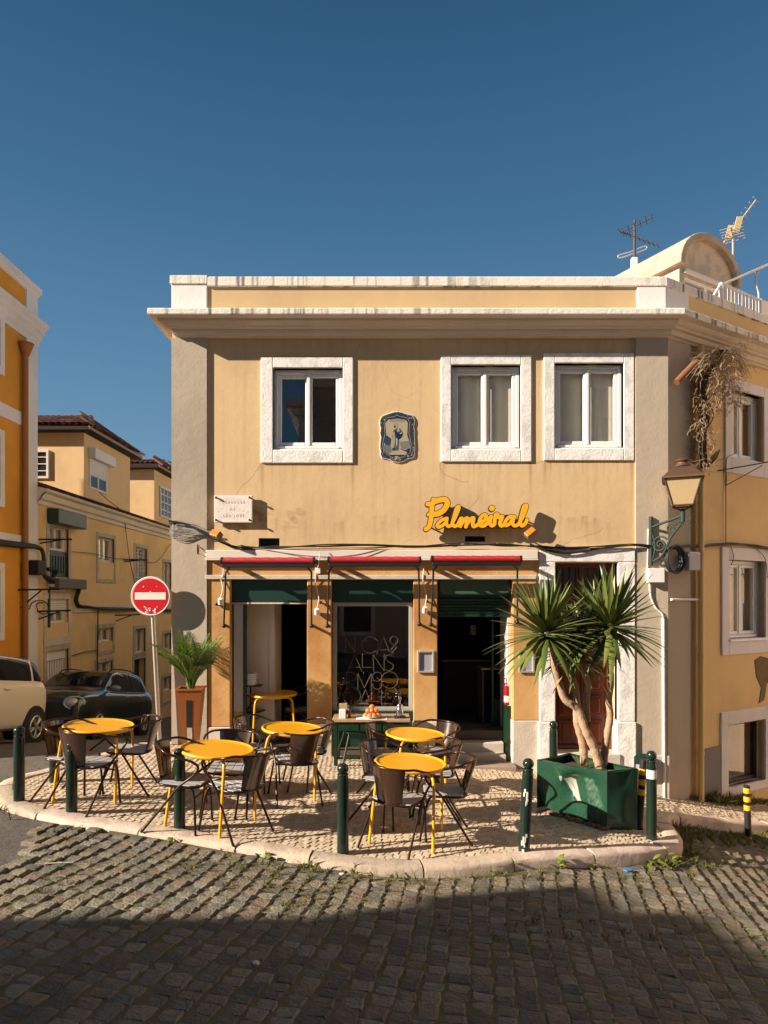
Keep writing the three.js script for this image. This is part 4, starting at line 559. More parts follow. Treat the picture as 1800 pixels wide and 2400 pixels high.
// street lantern
{
  const o = thing('street_lantern', 'old copper-topped street lantern on an ornate green iron wall bracket', 'street lamp'), b = V(fx(1522), fy(1260), zf + .05), e = V((1600 - 900) * 8.72 / F, EYE + (1400 - 1203) * 8.72 / F, -8.72), dir = e.clone().sub(b).setY(0), L = dir.length(); dir.normalize();
  const P = (s, y, k = 0) => V(b.x + dir.x * s - dir.z * k, y, b.z + dir.z * s + dir.x * k), yt = e.y, y0 = fy(1300);
  const gi = M([.03, .052, .043], .7, { metalness: .3, map: T.worn });
  part('wall_plate', [rod(P(0, fy(1325)), P(0, fy(1212)), .03, .03, 8)], gi, o);
  const spiral = (cs, cy, r0, turns, sg = 1) => Array.from({ length: 26 }, (_, i) => { const a = sg * turns * 6.28 * i / 25 + .6, r = r0 * (1 - i / 30); return P(cs + r * Math.cos(a), cy + r * Math.sin(a)); });
  part('bracket', [...rods([P(0, yt - .16), P(L, yt - .03)], .018), rod(P(L, yt - .12), P(L, yt + .06), .03, .035), tube([P(.03, y0 - .1), P(.16, y0 - .02), P(.28, y0 + .22), P(.42, yt - .14)], .016), tube(spiral(.13, y0 + .13, .12, 1.7), .013, 50), tube(spiral(.29, yt - .2, .075, 1.5), .011, 40), tube(spiral(.42, yt - .14, .05, 1.4), .009, 30), tube(spiral(.52, yt - .12, .035, 1.3), .008, 30), tube([P(.02, y0 - .1), P(.06, y0 + .1), P(.02, y0 + .3)], .012)], gi, o);
  const H = yt + .10, top = H + .36, rt = .225, rl = .125, q = (r, y, k) => V(e.x + r * Math.SQRT2 * Math.cos(k), y, e.z + r * Math.SQRT2 * Math.sin(k)), ang = [0, 1, 2, 3].map((i) => PI / 4 + i * PI / 2 + .42);
  part('cage', ang.flatMap((a, i) => { const n = ang[(i + 1) % 4]; return [rod(q(rl, H, a), q(rt, top, a), .01, .01, 6), rod(q(rl, H, a), q(rl, H, n), .012, .012, 6), rod(q(rt, top, a), q(rt, top, n), .012, .012, 6), rod(q(rl, H, a), V(e.x, yt + .03, e.z), .008, .008, 6)]; }), M([.09, .06, .04], .6, { metalness: .4 }), o);
  ang.forEach((a, i) => { const n = ang[(i + 1) % 4], A = q(rl - .004, H, a), B = q(rl - .004, H, n), C = q(rt - .004, top, n), D = q(rt - .004, top, a), g = new THREE.BufferGeometry(); g.setAttribute('position', new THREE.Float32BufferAttribute([A, B, C, A, C, D].flatMap((v) => v.toArray()), 3)); g.computeVertexNormals(); part('frosted_pane', g, M([.66, .50, .27], .85, { side: THREE.DoubleSide, transmission: .45, thickness: 0 }), o); });
  const cone = (r0, y, r1, y1) => { const g = new THREE.CylinderGeometry(r1 * Math.SQRT2, r0 * Math.SQRT2, y1 - y, 4, 1).rotateY(-(PI / 4 + .42) + PI / 2); return g.toNonIndexed().translate(e.x, (y + y1) / 2, e.z); };
  const cop = M([.12, .065, .04], .55, { metalness: .45, map: T.worn }); const flatN = (g) => { g.deleteAttribute('normal'); g.computeVertexNormals(); return g; };
  part('roof', [flatN(cone(rt + .035, top - .005, rt + .03, top + .02)), flatN(cone(rt + .02, top + .021, .12, top + .16))], cop, o);
  part('chimney', [lathe([[.001, .0], [.125, 0], [.115, .03], [.09, .04], [.08, .07], [.11, .085], [.115, .098], [.06, .12], [.02, .135], [.001, .14]]).translate(e.x, top + .16, e.z)], cop, o);
}
// dry creeper
{
  const r = rng(33), o = thing('dry_creeper', 'dead leafless creeper tangled on the wing wall above the lantern', 'plant'), st = [], tw = [];
  const P = (px, py, out) => Wp(wt(px), wy(px, py), out);
  for (let k = 0; k < 9; k++) { const a = (r() - .5) * 26; st.push(tube([P(1626 + a * .6, 1100, .1 + r() * .08), P(1622 + a, 1040, .12 + r() * .1), P(1628 - a, 980, .12 + r() * .1), P(1620 + a, 920, .12 + r() * .1), P(1635 + a, 870, .14 + r() * .12), P(1650 + a * 1.6, 835, .15 + r() * .15)], .008 + r() * .012, 40, 6)); }
  for (let k = 0; k < 560; k++) { let x = 1615 + r() * 70, y = 830 + r() * 130, z = .06 + r() * .35; if (k > 430) { x = 1610 + r() * 30; y = 900 + r() * 200; z = .05 + r() * .2; } const p = []; for (let i = 0; i < 5; i++) { p.push(P(x, y, z)); x += (r() - .46) * 26; y += (r() - .36) * 26; z = Math.max(.03, z + (r() - .5) * .12); } tw.push(tube(p, .0018 + r() * .0022, 12, 4)); }
  for (let k = 0; k < 40; k++) { const s = r() > .5 ? 1 : -1; tw.push(tube([P(1640 + r() * 20, 850 + r() * 40, .2), P(1640 + s * 30 + r() * 25, 830 + r() * 40, .3), P(1640 + s * (40 + r() * 40), 840 + r() * 70, .25 + r() * .15)], .003, 14, 4)); }
  part('stem', st, M([.07, .042, .025], .9), o); part('twigs', tw, M([.44, .32, .20], .9), o).userData.kind = 'stuff';
  part('broken_gutter', [rod(P(1568, 902, .12), P(1602, 858, .2), .05, .05, 10)], m.rust, o);
  const leaf = grid(2, 4, (u, v) => [(u - .5) * .14 * Math.sin(PI * clamp(v + .04)), -.03 * v * v, v * .32]); for (let i = 0; i < 3; i++) { const l = mesh('leaf', leaf, M([.14, .13, .04], .7, { side: THREE.DoubleSide }), o); l.position.copy(P(1634, 1100, .16)); l.rotation.set(-.9 + i * .3, .4 + i * .9, 0, 'YXZ'); }
}
// antennas and roof wire
{
  const yagi = (name, label, px, pyTop, pyBot, z, col1, els, boomA) => {
    const o = thing(name, label, 'antenna', 'roof antennas'), at = (x, y) => V((x - 900) * z / F, EYE + (1400 - y) * z / F, -z), k = z / F, b = at(px, pyBot), t = at(px, pyTop); part('mast', rod(b, t, .025, .02), col1, o);
    for (const [py, len, n, w, tilt, yaw] of els) { const c = at(px, py), d = V(Math.cos(yaw), tilt, Math.sin(yaw)).normalize(), a = c.clone().addScaledVector(d, -len * .4), e = c.clone().addScaledVector(d, len * .6), s = V(-d.z, 0, d.x).normalize(), g = [rod(a, e, .012)]; for (let i = 0; i < n; i++) { const q = a.clone().lerp(e, i / (n - 1)); g.push(rod(q.clone().addScaledVector(s, -w), q.clone().addScaledVector(s, w), .006, .006, 5)); } part('element_boom', g, col1, o); }
    return o;
  };
  const dk = M([.09, .06, .05], .6, { metalness: .4 }), a1 = yagi('antenna', 'dark yagi antenna with a long loop element left of the dormer', 1487, 516, 632, 12.5, dk, [[530, .55, 6, .16, .25, .5], [555, .9, 9, .12, -.75, .7]], 0);
  const at = (x, y, z = 12.5) => V((x - 900) * z / F, EYE + (1400 - y) * z / F, -z);
  part('loop_element', [tube([at(1448, 600), at(1478, 590), at(1515, 577), at(1516, 582), at(1480, 596), at(1450, 604)], .012, 40, 6, true)], M([.6, .58, .55], .4, { metalness: .5 }), a1); part('amplifier', rb(1478 / 1e9, .12, 0, .2, 0, .1, .02).translate(...at(1477, 632).toArray()), m.whitePlastic, a1);
  const a2 = yagi('antenna', 'tall antenna with yellowed grid reflectors right of the dormer', 1718, 560, 720, 13, M([.45, .33, .24], .6, { metalness: .3 }), [[540, 1.0, 11, .14, .95, .9], [552, .5, 6, .2, .1, 2.2]], 0);
  const gr = []; for (let i = 0; i < 7; i++) { gr.push(rod(at(1700 + i * 2.4, 558, 13), at(1708 + i * 2.4, 528, 13), .008, .008, 5)); gr.push(rod(at(1718 + i * 2.2, 545, 12.8), at(1728 + i * 2.2, 508, 12.8), .01, .01, 5)); } part('reflector', gr, M([.62, .50, .26], .5), a2);
  part0('roof_pipe', 'slanted metal pipe with a hanging wire above the roof railing', 'pipe', [rod(at(1690, 668, 11.3), at(1830, 607, 11.6), .02), tube([at(1774, 634, 11.5), at(1771, 660, 11.5), at(1778, 690, 11.5), at(1777, 715, 11.5)], .014, 20, 6), rod(at(1772, 632, 11.5), at(1776, 640, 11.5), .03)], M([.55, .5, .45], .5, { metalness: .4 }));
}
// ---------- terrace furniture ----------
function seatOn(o, x, z, turn = 0, fn = terrY, sink = 0) {   // stands a thing on the sloping ground
  const e = .2, n = V(-(fn(x + e, z) - fn(x - e, z)) / (2 * e), 1, -(fn(x, z + e) - fn(x, z - e)) / (2 * e)).normalize();
  o.position.set(x, fn(x, z) - sink, z); o.quaternion.setFromUnitVectors(V(0, 1, 0), n).multiply(new THREE.Quaternion().setFromAxisAngle(V(0, 1, 0), turn)); return o;
}
const clones = (proto, list, group, put) => list.forEach(([label, ...a], i) => { const o = i ? copyOf(proto, label) : proto; if (!i) o.userData.label = label; o.userData.group = group; put(o, ...a); });
// round yellow table
{
  const t = thing('cafe_table', '', 'table');
  part('table_top', lathe([[.001, .688], [.30, .688], [.325, .684], [.343, .690], [.353, .702], [.352, .716], [.342, .724], [.331, .722], [.325, .713], [.30, .711], [.001, .711]], 56), m.tableYellow, t);
  part('under_ring', new THREE.TorusGeometry(.25, .011, 8, 32).rotateX(PI / 2).translate(0, .676, 0), m.tableYellow, t);
  for (let i = 0; i < 4; i++) { const a = PI / 4 + i * PI / 2, c = Math.cos(a), s = Math.sin(a); part('leg', [tube([[c * .2, .674, s * .2], [c * .30, .674, s * .30], [c * .355, .655, s * .355], [c * .378, .60, s * .378], [c * .39, .5, s * .39], [c * .425, .0, s * .425]], .0145, 40, 10), new THREE.SphereGeometry(.0145, 8, 6).translate(c * .425, .003, s * .425)], m.tableYellow, t); }
  clones(t, [
    ['yellow round cafe table farthest left, in front of the parked cars', -3.04, -6.72, .1],
    ['yellow round cafe table behind the green bollard, with its empty top near the kerb', -1.66, -6.15, -0.35],
    ['yellow round cafe table in front of the open shop doorway', -1.1, -7.32, 0.12],
    ['yellow round cafe table nearest the street, in front of another yellow table', .22, -6.2, -.22],
    ['yellow round cafe table just in front of the green console table', 0.33, -7.52, 0.3]], 'yellow cafe tables', (o, x, z, a) => seatOn(o, x, z, a));
  const o = copyOf(t, 'yellow round table standing inside the open doorway'); o.userData.group = 'yellow cafe tables'; o.position.set(fx(640, -.35), .162, zf - .38); o.rotation.set(0, .2, 0);
}
// bistro armchair of brown tube with a curved sheet back
{
  const t = thing('bistro_chair', '', 'chair');
  const seat = []; for (let i = 0; i < 5; i++) { const x0 = -.2 + i * .08, k = i === 0 || i === 4 ? .03 : 0; seat.push(rb(x0 + .002, x0 + .078, .430, .446, -.19 + k, .205 - k, .006)); }
  part('seat', seat, m.seat, t);
  part('seat_rim', tube([[-.205, .432, .16], [-.215, .432, 0], [-.2, .432, -.14], [-.1, .432, -.205], [.1, .432, -.205], [.2, .432, -.14], [.215, .432, 0], [.205, .432, .16], [.13, .432, .21], [-.13, .432, .21]], .012, 60, 8, true), m.chairTube, t);
  const back = grid(16, 6, (u, v) => { const a = (u - .5) * mix(1.22, 1.28, v), r = mix(.21, .275, v); return [r * Math.sin(a), mix(.42, .765, v), -r * Math.cos(a) - .005 - .02 * v]; }), in2 = back.clone(); { const q = in2.attributes.position; for (let i = 0; i < q.count; i++) { q.setX(i, q.getX(i) * .985); q.setZ(i, q.getZ(i) + .006); } in2.index.array.reverse(); in2.computeVertexNormals(); }
  part('backrest', [back, in2], m.chairBrown, t);
  const top = []; for (let i = 0; i <= 8; i++) { const a = (i / 8 - .5) * 1.85; top.push([.28 * Math.sin(a), .768, -.285 * Math.cos(a)]); }
  const side = (s) => [[s * .275, .745, -.10], [s * .275, .705, .06], [s * .27, .68, .16], [s * .262, .64, .21], [s * .25, .58, .19], [s * .232, .44, .04], [s * .235, .30, -.06], [s * .25, 0, -.27]];
  part('arm_frame', [tube([...side(-1).reverse(), ...top, ...side(1)], .0115, 150, 8)], m.chairTube, t);
  for (const s of [-1, 1]) { part('leg', tube([[s * .08, .425, .05], [s * .14, .422, .1], [s * .19, .405, .15], [s * .205, .34, .175], [s * .225, 0, .225]], .0112, 30, 8), m.chairTube, t); part('foot', rod([s * .25, 0, -.27], [s * .249, .02, -.262], .014), m.black, t); part('foot', rod([s * .225, 0, .225], [s * .2245, .02, .2235], .014), m.black, t); }
  part('brace', [rod([-.205, .335, .176], [.205, .335, .176], .008), rod([-.232, .40, .01], [.232, .40, .01], .008)], m.chairTube, t);
  clones(t, [
    ['brown bistro chair on the far side of the leftmost table, by the kerb nose', -3.2, -6.52, 1.4],
    ['brown bistro chair with its back to the street at the leftmost table', -2.96, -6.35, 2.83],
    ['brown bistro chair between the leftmost table and the sign post', -2.79, -6.95, -1.4],
    ['brown bistro chair facing right, standing between two bollards at the kerb', -1.91, -6.02, 1.5],
    ['brown bistro chair with shiny dark back nearest the kerb at the second table', -1.41, -6.0, -2.17],
    ['brown bistro chair behind the second table, under the wooden planter', -1.6, -6.5, 0.1],
    ['brown bistro chair at the sill of the open doorway, its arm towards the table', -1.5, -7.4, 1.35],
    ['brown bistro chair with its back to the street at the doorway table', -1.0, -7.05, 3.56],
    ['brown bistro chair right of the doorway table, before the pier foot', -0.94, -7.55, -1.3],
    ['brown bistro chair beside the green console, its back catching the sun', 0.02, -7.6, 1.25],
    ['brown bistro chair facing left in front of the stone steps', 0.52, -6.98, -1.55],
    ['brown bistro chair behind the table by the green console', 0.6, -7.9, -0.7],
    ['brown bistro chair nearest the street, its back turned to the road', 0.1, -5.97, 2.7],
    ['brown bistro chair right of the frontmost table with sunlit back', 0.57, -6.3, -1.6],
    ['brown bistro chair left of the frontmost table, half hidden behind the bollard', -0.02, -6.62, 1.15]], 'bistro chairs on the terrace', (o, x, z, a) => seatOn(o, x, z, a));
  [['dark bistro chair inside the doorway left of the yellow table', fx(584, -.5), 1.2], ['dark bistro chair inside the doorway right of the yellow table', fx(700, -.5), -1.2]].forEach(([l, x, a]) => { const o = copyOf(t, l); o.position.set(x, .162, zf - .62); o.rotation.set(0, a, 0); });
}
// green console with a wooden top
{
  const o = thing('console_table', 'green console table with wooden top standing under the shop window', 'table'), z1 = -8.56, z0 = -8.98, x0 = (782 - 900) * 8.6 / F, x1 = (958 - 900) * 8.6 / F, y = EYE - 285 * 8.6 / F, yg = terrY(-.3, -8.7);
  part('table_top', rb(x0 - .02, x1 + .02, y - .035, y, z0 - .02, z1 + .02, .006), m.wood, o);
  part('apron', [rb(x0 + .03, x1 - .03, y - .17, y - .037, z1 - .045, z1 - .02, .004), rb(x0 + .03, x0 + .055, y - .17, y - .037, z0, z1 - .05, .004), rb(x1 - .055, x1 - .03, y - .17, y - .037, z0, z1 - .05, .004)], m.greenTable, o);
  const n = 3, w = (x1 - x0 - .1) / n; for (let i = 0; i < n; i++) { const d = part('drawer_front', [rb(x0 + .05 + i * w + .012, x0 + .05 + (i + 1) * w - .012, y - .155, y - .05, z1 - .021, z1 - .006, .006)], m.greenTable, o); if (i === 1) part('knob', new THREE.SphereGeometry(.016, 14, 10).translate(x0 + .05 + 1.5 * w - .02, y - .095, z1 + .01), m.brass, d); }
  for (const [x, z] of [[x0 + .03, z1 - .03], [x1 - .03, z1 - .03], [x0 + .03, z0 + .03], [x1 - .03, z0 + .03]]) part('leg', rb(x - .026, x + .026, terrY(x, z) - .02, y - .036, z - .026, z + .026, .006), m.greenTable, o);
  part('foot_rail', [rb(x0 + .05, x0 + .36, yg + .10, yg + .13, z1 - .05, z1 - .025, .004)], m.greenTable, o);
  const at = (px, s = 8.66) => (px - 900) * s / F, put = (name, label, cat, x, z) => thing(name, label, cat, null, [x, y, z]);
  let q = put('napkin_holder', 'white napkin holder at the console edge, below a brown card', 'napkin holder', at(803), -8.64); part('box', rb(-.045, .045, 0, .115, -.03, .03, .006), m.whitePlastic, q); part('napkins', rb(-.038, .038, .1, .125, -.02, .02, .004), M([.8, .78, .74], .9), q);
  q = put('menu_card', 'brown kraft card standing behind the napkin holder', 'card', at(806), -8.74); { const c = part('card', rb(-.055, .055, .09, .19, -.004, .004, .002), M([.42, .28, .15], .9), q); c.rotation.z = .08; part('stand', rb(-.03, .03, 0, .1, -.02, .02, .004), m.iron, q); }
  q = put('spice_shaker', 'small dark shaker with red label on the console', 'shaker', at(819), -8.68); part('body', lathe([[.001, 0], [.022, 0], [.023, .11], [.017, .125]]), M([.22, .05, .03], .35), q); part('cap', lathe([[.019, .122], [.02, .165], [.014, .175], [.001, .176]]), m.iron, q);
  q = put('paper_sheet', 'white paper spread under the bowl of oranges', 'paper', at(871), -8.64); { const s = part('sheet', grid(10, 4, (u, v) => [(u - .5) * .42, .003 + .006 * Math.sin(u * 6) * v, (v - .5) * -.2]), M([.82, .8, .76], .9, { side: THREE.DoubleSide }), q); }
  q = put('fruit_bowl', 'clear shallow dish heaped with oranges on the console', 'fruit bowl', at(872), -8.66); part('dish', lathe([[.001, .006], [.07, .008], [.125, .03], [.13, .04], [.12, .033], [.068, .014], [.001, .012]], 30), M([.6, .55, .5], .2, {}), q);
  const om = M([.85, .22, .05], .45, { bumpMap: T.grainBump, bumpScale: .001 }), rr = rng(3); [[-.085, .05, .03], [-.03, .05, .06], [.03, .05, .06], [.085, .05, .03], [-.06, .05, -.04], [.06, .05, -.04], [-.055, .115, .02], [0, .118, .03], [.055, .115, .02], [0, .17, .0], [0, .1, -.05]].forEach(([x, yy, z], i) => { const f = tag(part('orange', new THREE.SphereGeometry(.036, 18, 14).scale(1, .94, 1).translate(at(872) + x * .95, y + yy * .9, -8.66 + z), om), ['orange at the left end of the front row in the fruit dish', 'orange left of centre in the front row of the dish', 'orange right of centre in the front row of the dish', 'orange at the right end of the front row in the dish', 'orange at the back left of the fruit dish', 'orange at the back right of the fruit dish', 'left orange of the second tier in the dish', 'middle orange of the second tier in the dish', 'right orange of the second tier in the dish', 'topmost orange crowning the fruit dish', 'orange hidden behind the middle of the heap'][i], 'orange', 'oranges in the fruit dish'); });
  q = put('juice_press', 'chrome lever juice press on a black base at the console end', 'juicer', at(937), -8.68); part('base', rb(-.08, .08, 0, .025, -.06, .06, .01), m.black, q); part('column', [rod([0, .02, -.03], [0, .27, -.03], .014, .012), rb(-.02, .02, .24, .29, -.05, .03, .008)], m.steel, q); part('cup', lathe([[.03, .03], [.05, .04], [.052, .12], [.04, .125], [.03, .15], [.045, .17], [.02, .19], [.001, .2]], 24), m.steel, q); part('lever', [rod([0, .27, -.02], [.015, .34, .06], .009), new THREE.SphereGeometry(.017, 12, 8).translate(.015, .345, .065)], m.black, q);
  const s = seatOn(thing('bar_stool', 'green metal stool pushed under the console table', 'stool'), -.42, -8.72, .3); part('seat', rb(-.15, .15, .43, .455, -.15, .15, .02), m.greenDark, s); for (const [a, b] of [[1, 1], [-1, 1], [1, -1], [-1, -1]]) part('leg', rod([a * .2, 0, b * .2], [a * .12, .43, b * .12], .014), m.greenTable, s); part('ring', [rod([-.17, .15, .17], [.17, .15, .17], .009), rod([-.17, .15, -.17], [.17, .15, -.17], .009)], m.greenTable, s);
}
// inside the shop
{
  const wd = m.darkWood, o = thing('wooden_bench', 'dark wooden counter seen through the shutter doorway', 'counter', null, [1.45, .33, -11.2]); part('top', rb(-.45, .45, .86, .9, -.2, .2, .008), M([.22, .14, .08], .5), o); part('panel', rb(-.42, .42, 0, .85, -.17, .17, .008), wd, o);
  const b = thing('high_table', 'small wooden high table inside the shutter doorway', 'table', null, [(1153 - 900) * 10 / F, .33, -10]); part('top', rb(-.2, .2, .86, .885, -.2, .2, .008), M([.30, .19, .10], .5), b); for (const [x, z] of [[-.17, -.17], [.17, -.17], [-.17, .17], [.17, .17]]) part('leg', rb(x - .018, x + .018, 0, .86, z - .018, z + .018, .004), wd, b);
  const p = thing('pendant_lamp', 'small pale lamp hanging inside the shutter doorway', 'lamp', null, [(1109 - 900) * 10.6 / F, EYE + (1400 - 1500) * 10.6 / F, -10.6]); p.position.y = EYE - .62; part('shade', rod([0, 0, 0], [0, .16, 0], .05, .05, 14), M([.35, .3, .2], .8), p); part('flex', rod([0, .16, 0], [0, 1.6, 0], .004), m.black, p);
  const sh = thing('wall_shelf', 'dark wall shelf with pale cups at the back of the shop', 'shelf', null, [1.5, 1.5, -13.7]); for (let i = 0; i < 3; i++) part('board', rb(-.8, .8, i * .38, i * .38 + .03, -.12, .12, .004), wd, sh); 
  const cu = thing('cup_row', 'row of pale cups on the upper shop shelf', 'cups', null, [1.5, 1.913, -13.62]); for (let i = 0; i < 8; i++) part('cup', lathe([[.001, 0], [.03, 0], [.04, .08], [.036, .08], [.027, .006], [.001, .006]], 14).translate(-.6 + i * .17, 0, 0), m.whitePlastic, cu);
  const n = thing('paper_stack', 'stack of white napkins and cartons beside the doorway inner wall', 'paper stack', null, [fx(584, -.2), 1.02, zf - .3]); for (let i = 0; i < 7; i++) { const q = part('packet', rb(-.075, .075, i * .024, i * .024 + .022, -.09, .09, .004), M([.82, .8, .77], .85), n); q.rotation.y = (i % 3 - 1) * .1; } part('tray', rb(-.12, .16, -.02, -.002, -.1, .1, .004), m.iron, n); part('prop', rod([0, -.86, 0], [0, -.02, 0], .012), m.iron, n);
  const e = thing('fire_extinguisher', 'red fire extinguisher with white label in the shutter bay reveal', 'fire extinguisher', null, [fx(1189, -.2), fy(1652, -.2), zf - .2]); part('cylinder', lathe([[.001, 0], [.05, 0], [.054, .015], [.054, .27], [.04, .31], [.018, .325], [.016, .345], [.001, .345]]), M([.26, .010, .012], .3), e); part('label', new THREE.CylinderGeometry(.0548, .0548, .09, 20, 1, true, -1.2, 2.2).translate(0, .09, 0), M([.75, .73, .7], .6, { side: THREE.DoubleSide }), e); part('valve', [rb(-.02, .03, .34, .37, -.012, .012, .004), rb(-.06, .03, .375, .387, -.01, .01, .003)], m.iron, e); part('hose', tube([[.02, .36, .02], [.07, .33, .02], [.066, .2, .02], [.06, .1, .02]], .008, 20, 6), m.black, e);
  const k = thing('bucket', 'grey plastic tub under the yellow table in the doorway', 'tub', null, [fx(607, -.7), .165, zf - .75]); part('tub', lathe([[.001, 0], [.13, 0], [.17, .26], [.18, .265], [.165, .262], [.12, .012], [.001, .012]]), M([.18, .18, .19], .6), k);
}
// bollards
{
  const t = thing('bollard', '', 'bollard'); part('post', lathe([[.001, -.3], [.052, -.3], [.052, .70], [.049, .722], [.046, .728], [.046, .742], [.05, .748], [.05, .756], [.03, .765], [.001, .765]], 28), m.greenPost, t); part('ball', new THREE.SphereGeometry(.052, 24, 16).scale(1, .96, 1).translate(0, .806, 0), m.greenPost, t);
  const at = (px, z) => (px - 900) * z / F;
  clones(t, [
    ['green round-headed bollard at the nose of the kerb, leftmost of the row', at(45, 6.36), -6.36, .87],
    ['green round-headed bollard in front of the leftmost cafe table', at(168, 6.14), -6.14, .80],
    ['green round-headed bollard touching the leg of the second cafe table', at(421, 5.96), -5.96, .87],
    ['green round-headed bollard in the middle, left of the frontmost chair', at(803, 5.66), -5.70, .93],
    ['leaning green bollard with peeled white paint in front of the planter', at(1228, 6.0), -6.0, 1.02, -.05],
    ['green bollard with white sticker band at the right kerb tip', at(1527, 6.72), -6.72, 1.09],
    ['green bollard behind the leftmost table, before the dark car', at(133, 7.1), -7.05, .8],
    ['green bollard behind the planter at the street door', at(1297, 8.3), -8.3, 1.0]], 'green bollards round the terrace', (o, x, z, k, lean) => { o.position.set(x, terrY(x, z) - .005, z); o.scale.set(1, k, 1); o.children[1].scale.y = 1 / k; o.children[1].position.y = .806 * (1 - 1 / k); if (lean) o.rotation.z = lean; });
  const w = scene.children.filter((o) => /^bollard/.test(o.name)); part('sticker', new THREE.CylinderGeometry(.0532, .0532, .085, 24, 1, true, -1.6, 3).translate(0, .63, 0), M([.7, .68, .64], .6, { side: THREE.DoubleSide }), w[5]);
  const r = rng(8), chip = []; for (let i = 0; i < 14; i++) { const a = -.9 + r() * 1.0, y = i < 7 ? .44 + r() * .2 : .0 + r() * .16; chip.push(new THREE.CylinderGeometry(.0526, .0526, .02 + r() * .05, 4, 1, true, a, .12 + r() * .3).translate(0, y, 0)); } part('bare_patch', chip, M([.55, .53, .48], .7, { side: THREE.DoubleSide }), w[4], 'patches of peeled pale paint');
}
// flexible marker posts
[['black and yellow marker post between the planter and the corner bollard', (1497 - 900) * 7.0 / F, -7.0, -.07, terrY], ['black and yellow marker post standing alone in the side road gutter', (1754 - 900) * 8.2 / F, -8.2, .03, roadY]].forEach(([l, x, z, lean, fn]) => {
  const o = thing('marker_post', l, 'marker post', 'black and yellow marker posts', [x, fn(x, z), z]); o.rotation.z = lean; const g = z < -8 ? .72 : .75;
  part('tube', lathe([[.001, 0], [.045, 0], [.04, .04], [.038, g], [.034, g + .005], [.001, g + .005]], 20), m.black, o); for (const y of (z < -8 ? [.0, .40, .51, .62] : [.36, .47, .58])) part('band', lathe([[.0405, y + .012], [.0415, y + .02], [.0415, y + .07], [.0405, y + .078]], 20), M([.85, .42, .02], .5, { side: THREE.DoubleSide }), o);
});
// no-entry sign on its post
{
  const z = 8.9, at = (px, py) => V((px - 900) * z / F, EYE + (1400 - py) * z / F, -z), c = at(353, 1397), b = at(375, 1745), R = .268, o = thing('no_entry_sign', 'round red no-entry sign with white bar on a leaning grey post', 'sign', null, [c.x, c.y, c.z]);
  const disc = (r, d, z0) => new THREE.CylinderGeometry(r, r, d, 56).rotateX(PI / 2).translate(0, 0, z0);
  part('plate', [disc(R, .012, 0), new THREE.TorusGeometry(R - .003, .009, 8, 56)], M([.75, .72, .68], .4), o); part('red_face', disc(R - .022, .004, .009), M([.56, .008, .018], .35), o); part('white_bar', rb(-.215, .215, -.05, .05, .0115, .0145, .002), M([.78, .72, .64], .5), o);
  const r = rng(6), sc = []; for (let i = 0; i < 26; i++) { const a = i < 6 ? [[-.095, .13], [.085, .132], [-.08, -.15], [.095, -.15], [0, .06], [.01, .04]][i] : [(r() - .45) * .14, -.16 - r() * .07]; sc.push(new THREE.CylinderGeometry(.005 + r() * .008, .005, .003, 7).rotateX(PI / 2).translate(a[0], a[1], .0125)); } part('scratch', sc, M([.8, .76, .72], .6), o, 'chips of bare white on the red face');
  part('post', [rod([b.x - c.x, b.y - c.y - .4, -.045], [.0, .0, -.045], .028, .028, 16), rod([0, 0, -.045], [-(b.x - c.x) * .5, .2, -.045], .028)], m.galv, o); part('clamp', [rb(-.05, .05, .06, .09, -.08, -.008, .004), rb(-.05, .05, -.09, -.06, -.08, -.008, .004)], m.galv, o);
}
{ const o = thing('fallen_disc', 'dark round plate with white bar propped low behind the corner bollard', 'plate', null, [fx(1508, .1), fy(1797, .1), zf + .1]); const d = new THREE.CylinderGeometry(.185, .185, .012, 40).rotateX(PI / 2); part('plate', d, M([.016, .035, .03], .35), o); part('white_bar', rb(-.10, .06, -.035, .03, .0062, .01, .002), M([.42, .40, .40], .6), o); o.rotation.y = -.25; }
